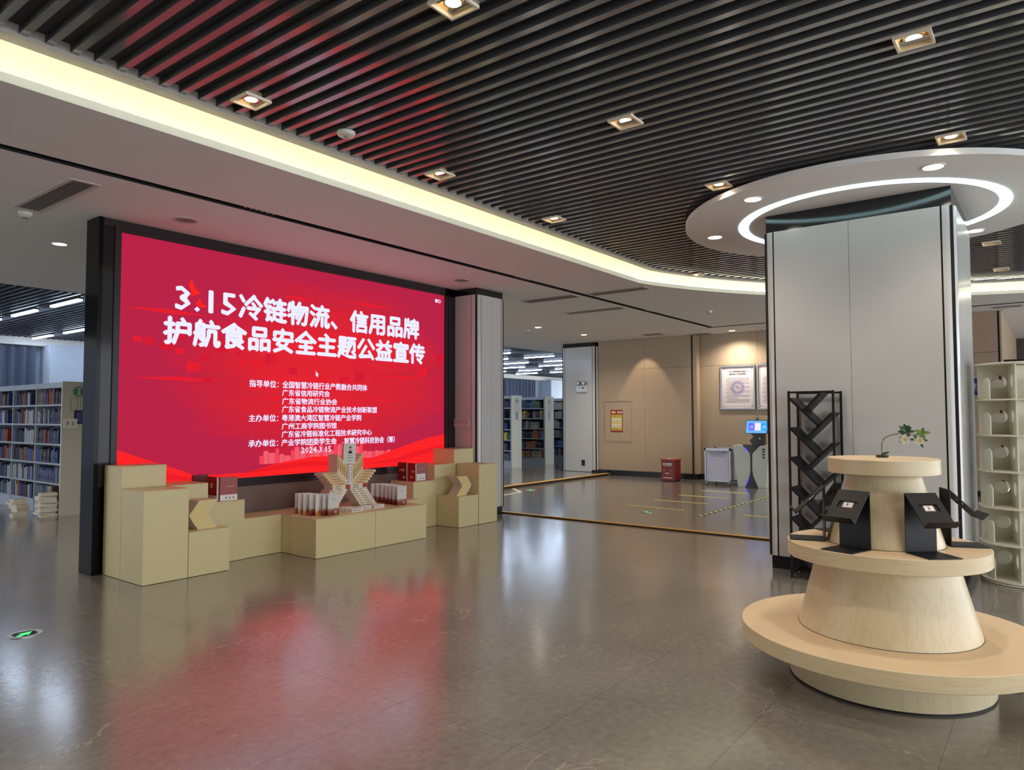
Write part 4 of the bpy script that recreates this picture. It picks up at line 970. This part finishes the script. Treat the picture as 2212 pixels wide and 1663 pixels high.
# bookcases
CB = [(44, 62, 120), (60, 84, 150), (168, 172, 176), (176, 170, 154), (36, 34, 44), (150, 60, 48), (92, 108, 120), (206, 186, 96), (120, 90, 70), (58, 52, 82), (96, 140, 190), (188, 120, 70), (72, 100, 70)]
CBN = ['dark blue', 'blue', 'white', 'cream', 'black', 'red', 'grey-blue', 'yellow', 'brown', 'purple', 'light blue', 'orange', 'green']
bmesh_cache = {}
def unit_book(ci):
    if ci not in bmesh_cache:
        bm = BM(); box(bm, 0, .9, -.5, .5, 0, 1, 0); box(bm, .02, .88, -.36, .36, 1, 1.004, 1); box(bm, -.012, 0, -.34, .34, .06, .15, 2); box(bm, -.006, 0, -.22, .22, .45, .85, 2)
        bmesh_cache[ci] = mesh_of('book', bm, [mat('lib_book_%d' % ci, CB[ci], .55, var=.05), M_page, mat('book_title_%d' % (ci % 2), ((120, 120, 124), (90, 92, 104))[ci in (2, 3, 7, 10)], .6)])
    return bmesh_cache[ci]
ZR = [.305, .50, .80, 1.10, 1.41, 1.715]     # board heights
def bookcase(num, x0, y0, nb, z0, label, book_bays, seed, stuff_from=99, palette=None, skip=()):
    W_, BL = .44, 1.02
    t = thing('bookcase', label, 'bookcase', (x0 + W_ / 2, y0, z0), group='metal bookcases in the library')
    L_ = nb * BL
    bm = BM(); box(bm, -W_ / 2 - .01, W_ / 2 + .01, -.035, 0, 0, 2.055); ep = obj('end_panel', bm, M_end, t)
    for k in range(nb + 1):
        bm = BM(); box(bm, -W_ / 2, W_ / 2, k * BL, k * BL + .03, 0, 2.0); obj('upright', bm, M_bc, t)
    bm = BM(); box(bm, -W_ / 2, W_ / 2, .0, L_ + .03, 1.96, 2.045); obj('top', bm, M_bc, t)
    bm = BM(); box(bm, -W_ / 2 + .01, W_ / 2 - .01, .0, L_, 0, .19); obj('plinth', bm, M_bc, t)
    bm = BM(); box(bm, -.004, .004, .03, L_, .2, 1.96); obj('back', bm, mat('bookcase_back', (66, 68, 82), .6), t)
    zr = [.19, .48, .785, 1.085, 1.395, 1.70]
    for z in zr:
        bm = BM(); box(bm, -W_ / 2, W_ / 2, .03, L_, z - .022, z + .006); obj('shelf', bm, M_bc, t)
    # number badge and plates on the end panel
    bm = BM(); ring(bm, .068, .08, 0, .003, 28); obj('badge_ring', bm, mat('badge_green', (24, 110, 84), .4), ep, (0, -.037, 1.90), (PI / 2, 0, 0))
    bm = BM(); lathe(bm, [(.068, 0), (.068, .002)], 28); obj('badge', bm, mat('badge_pale', (150, 196, 176), .4), ep, (0, -.036, 1.90), (PI / 2, 0, 0))
    txt('number', str(num), .1, M_black, ep, (-.045, -.040, 1.862), RX, bold=.01, width=.09, height=.075)
    for sx in (-1, 1):
        bm = BM()
        a, c = (-.115, -.015) if sx < 0 else (.025, .125)
        for (p, q, r_, s_) in ((a, c, 1.60, 1.604), (a, c, 1.796, 1.80), (a, a + .004, 1.604, 1.796), (c - .004, c, 1.604, 1.796)): box(bm, p, q, -.038, -.035, r_, s_)
        obj('card_frame', bm, M_ink, ep)
    bm = BM(); box(bm, -.06, .075, -.041, -.035, 1.40, 1.61) if num == 11 else box(bm, -.055, .06, -.041, -.035, 1.37, 1.585); pl_ = obj('blue_plate', bm, mat('plate_navy', (34, 40, 110), .4), ep)
    bm = BM()
    for k in range(5): box(bm, -.03, .04, -.043, -.041, 1.44 + k * .03, 1.45 + k * .03)
    obj('plate_print', bm, mat('print_pale', (150, 156, 210), .5), pl_)
    rs = random.Random(seed); stuff = BM(); ns = False
    for r_i, z in enumerate(zr):
        row = 5 - r_i
        for bay in book_bays:
            y = (bay + 1) * BL - .012; yend = bay * BL + .05 + rs.choice((0, .02, .10, .22)); n = 0; run = None
            while y > yend:
                th_ = rs.uniform(.036, .07); h_ = rs.uniform(.17, .245); 
                if run is None or rs.random() < .45: run = rs.choice(palette or range(len(CB)))
                if rs.random() < .06: y -= rs.uniform(.02, .05)
                if y - th_ < yend: break
                dpt = rs.uniform(.13, .17)
                wx = x0 + .018 + rs.uniform(0, .012); wy = y0 + y - th_ / 2
                if bay >= stuff_from or (num, bay) in skip:
                    box(stuff, wx, wx + dpt, wy - th_ / 2, wy + th_ / 2, z0 + z + .006, z0 + z + .006 + h_, run); ns = True
                else:
                    o = put('book', unit_book(run), None, (wx, wy, z0 + z + .0065)); o.scale = (dpt, th_ * .97, h_)
                    o['label'] = '%s book, %s from far side, %s shelf down, bookcase %s' % (CBN[run], th(n), th(row), {11: 'beside the screen frame', 19: 'behind the hall opening'}[num])
                    o['category'] = 'book'; o['group'] = 'books in bookcase %d' % num
                n += 1; y -= th_
    if ns:
        o = obj('book_rows', stuff, [mat('lib_book_%d' % i, CB[i], .55, var=.05) for i in range(len(CB))]); tag(o, 'rows of books in the far bays of bookcase %d' % num, 'books', kind='stuff')
    else: stuff.free()
    return t
bookcase(11, 4.45, 12.12, 4, 0, 'long metal bookcase numbered 11 beside the black screen frame', (0, 1, 2), 11, stuff_from=1, palette=(0, 0, 1, 2, 3, 4, 5, 6, 8, 9, 9))
bookcase(18, 16.0, 12.30, 3, .05, 'metal bookcase whose green badge reads 18, next to the white column of the screen', (0,), 18, stuff_from=0)
bookcase(19, 17.65, 12.30, 3, .05, 'metal bookcase numbered 19, its colourful shelves facing the hall opening', (0, 1), 19, stuff_from=1, palette=(0, 1, 2, 2, 3, 5, 7, 10, 11, 12, 4, 9))
bookcase(20, 19.30, 12.30, 3, .05, 'metal bookcase mostly hidden by the panelled column with the emergency lamp', (0, 1), 20, stuff_from=0, palette=(2, 2, 3, 10, 1, 4, 7, 12))
for i, x in enumerate((6.1, 7.75, 9.4, 11.05, 12.7, 14.35)):
    pass
t = thing('paper_sheet', 'white sheet with handwritten F 3 taped to the end of bookcase 11', 'paper', (4.553, 12.0765, 1.335))
bm = BM(); box(bm, -.10, .10, -.0015, 0, 0, .145); obj('sheet', bm, M_wht, t)
txt('handwriting', 'F 3', .08, M_ink, t, (-.045, -.0035, .04), RX, width=.1, height=.06)
rs = random.Random(2); z = 0
stk = lying_book('stk', .24, .19, .030, M_wht, M_wht, None); stk2 = lying_book('stk2', .22, .17, .042, M_cream, M_wht, None)
for i in range(10):
    me, h_ = (stk, .031) if i % 3 else (stk2, .043)
    o = put('book', me, None, (4.31 + rs.uniform(-.015, .015), 12.14 + rs.uniform(-.02, .01), z), (0, 0, rs.uniform(-.12, .12)))
    tag(o, 'white volume, %s from the bottom of the taller floor pile' % th(i), 'book', 'volumes piled on the floor by bookcase 11'); z += h_
z = 0
for i in range(7):
    me, h_ = (stk, .031) if i % 2 else (stk2, .043)
    o = put('book', me, None, (4.15 + rs.uniform(-.03, .03), 12.60 + rs.uniform(-.02, .02), z), (0, 0, 1.5 + rs.uniform(-.3, .3)))
    tag(o, 'white volume, %s from the bottom of the lower floor pile behind' % th(i), 'book', 'volumes piled on the floor by bookcase 11'); z += h_

# ------------------------------------------------------------------ tiered birch display
CXd, CYd = 4.589, .8115
t = thing('tiered_display', 'round three-tier birch display table with conical supports', 'display table', (CXd, CYd, 0))
def rnd(bm, prof): lathe(bm, prof, 96)
bm = BM(); rnd(bm, [(.515, 0), (.515, .012)]); obj('foot', bm, M_black, t, smooth=True)
bm = BM(); rnd(bm, [(.522, .012), (.522, .207)]); obj('base_drum', bm, M_woodv, t, smooth=True)
def disk(name, r, z0, z1):
    bm = BM(); rnd(bm, [(r - .003, z0), (r, z0 + .003), (r, z1 - .003), (r - .003, z1)]); me = mesh_of(name, bm, [M_woodr, M_woodt], smooth=True)
    for p in me.polygons:
        if p.normal.z > .9: p.material_index = 1
    return put(name, me, t)
disk('lower_tier', .79, .207, .292)
bm = BM(); rnd(bm, [(.469, .292), (.363, .69)]); obj('lower_cone', bm, M_woodv, t, smooth=True)
disk('middle_tier', .523, .69, .773)
for (r_, z_) in ((.4695, .292), (.3075, .773)):
    bm = BM(); ring(bm, r_ - .004, r_ + .0012, z_, z_ + .0025, 96); obj('joint', bm, M_podedge, t)
bm = BM(); rnd(bm, [(.307, .773), (.193, 1.172)]); obj('upper_cone', bm, M_woodv, t, smooth=True)
disk('upper_tier', .292, 1.172, 1.257)
# metal book stands round the middle tier
def stand(label, ang, card):
    s = thing('book_stand', label, 'book stand', (CXd + .315 * math.cos(math.radians(ang)), CYd + .315 * math.sin(math.radians(ang)), .7735), math.radians(ang), 'black metal book stands on the middle tier')
    w_ = .088; T = .005
    bm = BM(); box(bm, 0, .195, -w_, w_, 0, T); obj('base_plate', bm, M_black, s)
    bm = BM(); box(bm, 0, T, -w_, w_, T, .312); obj('upright', bm, M_black, s)
    A, Bp = Vector((.0, 0, .312)), Vector((.160, 0, .152)); d = (Bp - A).normalized(); n = Vector((-d.z, 0, d.x)) if False else Vector((.602, 0, .798))
    n = Vector((-d.z, 0, d.x)); n = n if n.z > 0 else -n
    def slab(bm, a, b, y0, y1, off0=0, off1=T, mi=0):
        P = [A + d * a + n * off0, A + d * b + n * off0, A + d * b + n * off1, A + d * a + n * off1]
        v0 = [bm.verts.new((p.x, y0, p.z)) for p in P]; v1 = [bm.verts.new((p.x, y1, p.z)) for p in P]
        bm.faces.new(v0); bm.faces.new(list(reversed(v1)))
        for i in range(4): bm.faces.new((v0[i], v1[i], v1[(i + 1) % 4], v0[(i + 1) % 4]))
    ln = (Bp - A).length; a0, a1 = .078, .122
    bm = BM(); slab(bm, 0, a0, -w_, w_); slab(bm, a1, ln, -w_, w_); slab(bm, a0, a1, -w_, -.052); slab(bm, a0, a1, .052, w_); obj('reading_plate', bm, M_black, s)
    bm = BM(); slab(bm, a0 - .002, a1 + .002, -.054, .054, -.006, -.002); obj('slot_backing', bm, M_blackgap, s)
    bm = BM()
    P0 = Bp; P1 = Bp + Vector((.034, 0, .034)); 
    vs = [(P0.x, P0.z), (P1.x, P1.z), (P1.x - .004, P1.z + .003), (P0.x - .004, P0.z + .004)]
    prism_xz(bm, vs, -w_, w_); obj('lip', bm, M_black, s)
    bm = BM(); slab(bm, a0 + .004, a1 - .004, -.026, .030, -.002, .001); cd_ = obj('number_card', bm, M_wht, s); cd_['label'] = 'small white number card'
    bm = BM()
    for (q0, q1, y0, y1) in ((a0 + .006, a0 + .0075, -.024, .028), (a1 - .0075, a1 - .006, -.024, .028), (a0 + .006, a1 - .006, -.024, -.0225), (a0 + .006, a1 - .006, .0265, .028)): slab(bm, q0, q1, y0, y1, .001, .0014)
    obj('card_border', bm, mat('card_red', (190, 90, 80), .5), cd_)
    me_rot = Matrix((Vector((0, 1, 0)), -d, n)).transposed()
    q = txt('number', card, .02, M_black, cd_, (0, 0, 0), (0, 0, 0), bold=.02, width=.010, height=.016)
    q.rotation_euler = me_rot.to_euler(); q.location = A + d * (a1 - .016) + n * .0018 + Vector((0, -.005, 0))
    return s
stand('black metal book stand with card reading 3, towards the big screen', 163, '3')
stand('black metal book stand with card reading 2, towards the open hall floor', 223, '2')
stand('black metal book stand seen edge-on at the revolving bookcase side', 293, '1')
stand('black metal book stand seen edge-on before the lattice shelf', 108, '4')
stand('black metal book stand behind the cone on the lattice shelf side, mostly hidden', 50, '5')
stand('black metal book stand behind the cone towards the revolving bookcase, mostly hidden', -10, '6')

# branch with white flowers on the top tier
PT = thing('flower_branch', 'arching green branch with white flowers in a small dark dish on the top tier', 'flower arrangement', (CXd + .05, CYd + .01, 1.2575), math.radians(10.0) - PI / 2)
# local x points to the viewer's right, z up
M_stem = mat('stem_brown', (104, 92, 44), .6, var=.25, scale=80); M_leaf = mat('leaf_dark', (52, 78, 40), .45, var=.2, scale=40); M_leaf2 = mat('leaf_light', (104, 130, 48), .45, var=.2, scale=40); M_pet = mat('petal', (226, 220, 196), .5, var=.05); M_dish = mat('dish_green', (40, 58, 52), .25)
bm = BM(); lathe(bm, [(.028, 0), (.034, .004), (.036, .014), (.030, .014), (.026, .006)], 24, cap=False); obj('dish', bm, M_dish, PT, smooth=True)
def leaf_bm(bm, base, direction, up, L_, W_, fold=.15):
    d = Vector(direction).normalized(); u = Vector(up).normalized(); s = d.cross(u).normalized(); u = s.cross(d)
    P = Vector(base); prof = [(0, .05), (.2, .6), (.45, 1), (.7, .8), (.9, .35), (1, 0)]
    mid_ = []; le = []; ri = []
    for (a, w_) in prof:
        c = P + d * (a * L_) + u * (-fold * L_ * a * a)
        mid_.append(bm.verts.new(c)); le.append(bm.verts.new(c + s * (w_ * W_ / 2) + u * (.12 * W_ * w_))); ri.append(bm.verts.new(c - s * (w_ * W_ / 2) + u * (.12 * W_ * w_)))
    for i in range(len(prof) - 1):
        bm.faces.new((mid_[i], mid_[i + 1], le[i + 1], le[i])); bm.faces.new((ri[i], ri[i + 1], mid_[i + 1], mid_[i]))
def leaf(base, direction, L_, W_, m, up=(0, -1, .4), fold=.12):
    bm = BM(); leaf_bm(bm, base, direction, up, L_, W_, fold); return obj('leaf', bm, m, PT, smooth=True)
leaf((-.012, 0, .003), (.75, .1, .62), .062, .026, M_dish, (-.5, -.6, .6), .25)
bm = BM(); tube(bm, [(0, 0, .008), (-.001, 0, .05), (0, 0, .082), (.008, 0, .105), (.02, 0, .117), (.045, 0, .129), (.075, 0, .138), (.11, 0, .142), (.14, 0, .140), (.17, 0, .132), (.195, 0, .124)], [.0032, .003, .003, .0032, .0034, .003, .0026, .0022, .002, .0018, .0015], 8); obj('stem', bm, M_stem, PT, smooth=True)
bm = BM(); tube(bm, [(.07, 0, .137), (.09, -.01, .13), (.105, -.012, .122)], .0012, 6); obj('twig', bm, M_stem, PT, smooth=True)
C1 = (.125, 0, .150)
for (dx_, dz_, L_, W_) in ((-.6, .65, .05, .022), (-.8, .05, .045, .022), (-.15, 1, .05, .026), (.35, .85, .045, .022), (.6, .65, .042, .022), (1, .12, .052, .018), (.3, -.35, .035, .022), (-.55, -.35, .03, .018), (-.35, .3, .03, .018)):
    leaf(C1, (dx_, -.25, dz_), L_, W_, M_leaf)
C2 = (.205, 0, .143)
for (dx_, dz_, L_, W_) in ((-.8, .5, .04, .02), (.25, .95, .035, .02), (1, .15, .045, .022), (-.75, -.15, .035, .017), (.3, -.9, .04, .02), (-.05, -.7, .03, .02)):
    leaf(C2, (dx_, -.2, dz_), L_, W_, M_leaf2)
for (c, gs) in (((.118, -.015, .105), ((.6, .9, .025), (1, .05, .03), (-1, .5, .012), (-.9, -.5, .015))), ((.19, -.01, .100), ((-.6, .8, .028), (.9, .1, .03), (.4, -.9, .03), (-.9, .3, .02)))):
    for k in range(14):
        a = 2 * PI * k / 7 + (.4 if k > 6 else 0); tilt = .25 if k < 7 else .75
        bm = BM(); leaf_bm(bm, c, (math.cos(a), -tilt, math.sin(a) * .75), (0, -1, .1), .03 if k < 7 else .022, .016, -.1); obj('petal', bm, M_pet, PT, smooth=True)
    bm = BM(); bmesh.ops.create_icosphere(bm, subdivisions=1, radius=.005); obj('flower_centre', bm, mat('pistil', (206, 180, 110), .6), PT, (c[0], c[1] - .012, c[2]))
    for (dx_, dz_, L_) in gs: leaf((c[0] + dx_ * .018, c[1], c[2] + dz_ * .014), (dx_, -.1, dz_), L_, .014, M_leaf)
bm = BM(); tube(bm, [(.105, -.012, .122), (.118, -.012, .108)], .0012, 6); obj('twig', bm, M_stem, PT)
bm = BM(); tube(bm, [(.195, 0, .124), (.19, -.005, .105)], .0012, 6); obj('twig', bm, M_stem, PT)

# ------------------------------------------------------------------ black lattice shelf against the column
LS = thing('lattice_shelf', 'narrow black metal lattice shelf with slanting boards against the white column', 'shelf', (6.87, 1.80, 0))
def post(x, y, h_): bm = BM(); box(bm, x - .009, x + .009, y - .010, y + .010, .012, h_); obj('post', bm, M_black, LS, bevel=.002)
for x in (0, .29):
    for y in (-.195, .195): post(x, y, 1.735)
for x in (0, .29):
    for y in (-.195, .195): bm = BM(); lathe(bm, [(.014, 0), (.010, .012)], 14); obj('foot', bm, M_black, LS, (x, y, 0))
for x in (0, .29):
    for z in (1.722, .05): bm = BM(); box(bm, x - .008, x + .008, -.19, .19, z - .009, z + .009); obj('rail', bm, M_black, LS)
for y in (-.195, .195):
    for z in (.05,): bm = BM(); box(bm, 0, .29, y - .008, y + .008, z - .009, z + .009); obj('rail', bm, M_black, LS)
M_board = mat('board_black', (34, 33, 34), .45, var=.05)
def board(ya, za_, yb, zb_):
    bm = BM(); a = Vector((.145, ya, za_)); b_ = Vector((.145, yb, zb_)); obb(bm, a, b_, .285, .010, up=(0, .4, 1))
    o = obj('board', bm, M_board, LS); dd_ = (b_ - a).normalized()
    bm = BM(); obb(bm, (-.002, ya, za_ - .004), (-.002, yb, zb_ - .004), .006, .022, up=(0, .4, 1)); obj('edge_bar', bm, M_black, o)
for k in range(6):
    board(.190, 1.67 - .277 * k, -.068, 1.410 - .277 * k)
    if k == 0: board(-.083, 1.712, .065, 1.553)
    board(-.183, 1.530 - .277 * k + .0, .065, 1.283 - .277 * k)

# ------------------------------------------------------------------ revolving bookcase
RC = thing('revolving_bookcase', 'tall cream revolving bookcase with round holes in its panels', 'bookcase', (7.985, .262, 0))
M_cr = mat('cream_board', (222, 218, 198), .45, var=.02)
R_ = .335
bm = BM(); lathe(bm, [(R_ - .03, 0), (R_ - .03, .02)], 64); obj('turntable', bm, M_black, RC, smooth=True)
zs = [.022, .345, .668, .992, 1.316, 1.638, 1.965]
bm = BM(); lathe(bm, [(R_ + .012, 0), (R_ + .012, .014)], 64); rm = mesh_of('round_shelf', bm, M_cr, smooth=True)
for z in zs: put('round_shelf', rm, RC, (0, 0, z))
bm = BM(); lathe(bm, [(R_ + .012, 0), (R_ + .012, .012)], 64); obj('base_disc', bm, M_cr, RC, (0, 0, .004), smooth=True)
def holed(W_, H_, T_, hx, hz, hr):
    """panel in XZ with a round hole, thickness along Y"""
    bm = BM(); n = 32; out = []; inn = []
    for k in range(n):
        a = 2 * PI * k / n; c, s = math.cos(a), math.sin(a)
        tx = ((W_ - hx) / c if c > 1e-9 else (-hx / c if c < -1e-9 else 1e9)); tz = ((H_ - hz) / s if s > 1e-9 else (-hz / s if s < -1e-9 else 1e9)); q = min(tx, tz)
        out.append((hx + q * c, hz + q * s)); inn.append((hx + hr * c, hz + hr * s))
    corners = [(W_, H_), (0, H_), (0, 0), (W_, 0)]
    fr = {}
    for yv in (0, T_):
        fr[yv] = ([bm.verts.new((p[0], yv, p[1])) for p in out], [bm.verts.new((p[0], yv, p[1])) for p in inn], [bm.verts.new((p[0], yv, p[1])) for p in corners])
    def ang(p): return math.atan2(p[1] - hz, p[0] - hx) % (2 * PI)
    for yv in (0, T_):
        o_, i_, cc = fr[yv]
        for k in range(n):
            k2 = (k + 1) % n; fv = [i_[k], o_[k]]
            a0, a1 = ang(out[k]), ang(out[k2]) if k2 else 2 * PI
            if k2 == 0: a1 = 2 * PI
            for ci, c in enumerate(corners):
                if a0 + 1e-6 < ang(c) < a1 - 1e-6: fv.append(cc[ci])
            fv += [o_[k2], i_[k2]]; bm.faces.new(fv)
    o0, i0, c0 = fr[0]; o1, i1, c1_ = fr[T_]
    for k in range(n): bm.faces.new((i0[k], i0[(k + 1) % n], i1[(k + 1) % n], i1[k]))
    # outer rim
    allp = sorted([(ang(out[k]), o0[k], o1[k]) for k in range(n)] + [(ang(corners[k]), c0[k], c1_[k]) for k in range(4)], key=lambda q: q[0])
    ded = [allp[0]]
    for q in allp[1:]:
        if q[0] - ded[-1][0] > 1e-6: ded.append(q)
    for k in range(len(ded)):
        a, b_ = ded[k], ded[(k + 1) % len(ded)]
        try: bm.faces.new((a[1], a[2], b_[2], b_[1]))
        except ValueError: pass
    bmesh.ops.remove_doubles(bm, verts=bm.verts, dist=1e-6)
    return bm
hub = .085; phi = PI + math.radians(1.9) + math.radians(9)      # direction of the first wall, roughly to the viewer
wl_ = math.sqrt(R_ ** 2 - hub ** 2) - .006 + hub
pm = mesh_of('divider', holed(wl_, .3065, .012, hub + .150, .160, .062), M_cr)
bm = BM(); pts = [(0, 0), (.115, 0), (.115, .14)] + [(.0575 + .0575 * math.cos(math.radians(a)), .14 + .0575 * math.sin(math.radians(a))) for a in range(15, 180, 15)] + [(0, .14)]
prism_xz(bm, pts, 0, .010); am = mesh_of('bookend', bm, M_cr)
for ti in range(6):
    z = zs[ti] + .0145
    for k in range(4):
        an = phi + k * PI / 2
        d = Vector((math.cos(an), math.sin(an), 0)); s = Vector((-math.sin(an), math.cos(an), 0))
        st = -d * hub - s * hub
        # wall starts at the hub corner and runs out along d
        o = put('divider', pm, RC, (st.x, st.y, z), (0, 0, an))
        e_ = d * .08 - s * .300
        put('bookend', am, RC, (e_.x, e_.y, z), (0, 0, an + .34))
bm = BM(); box(bm, -.10, .10, -.08, .08, 1.980, 2.02); 
o = obj('cardboard_box', bm, M_black, None, (8.1, .30, 0)); tag(o, 'dark flat box lying on top of the revolving bookcase', 'box')
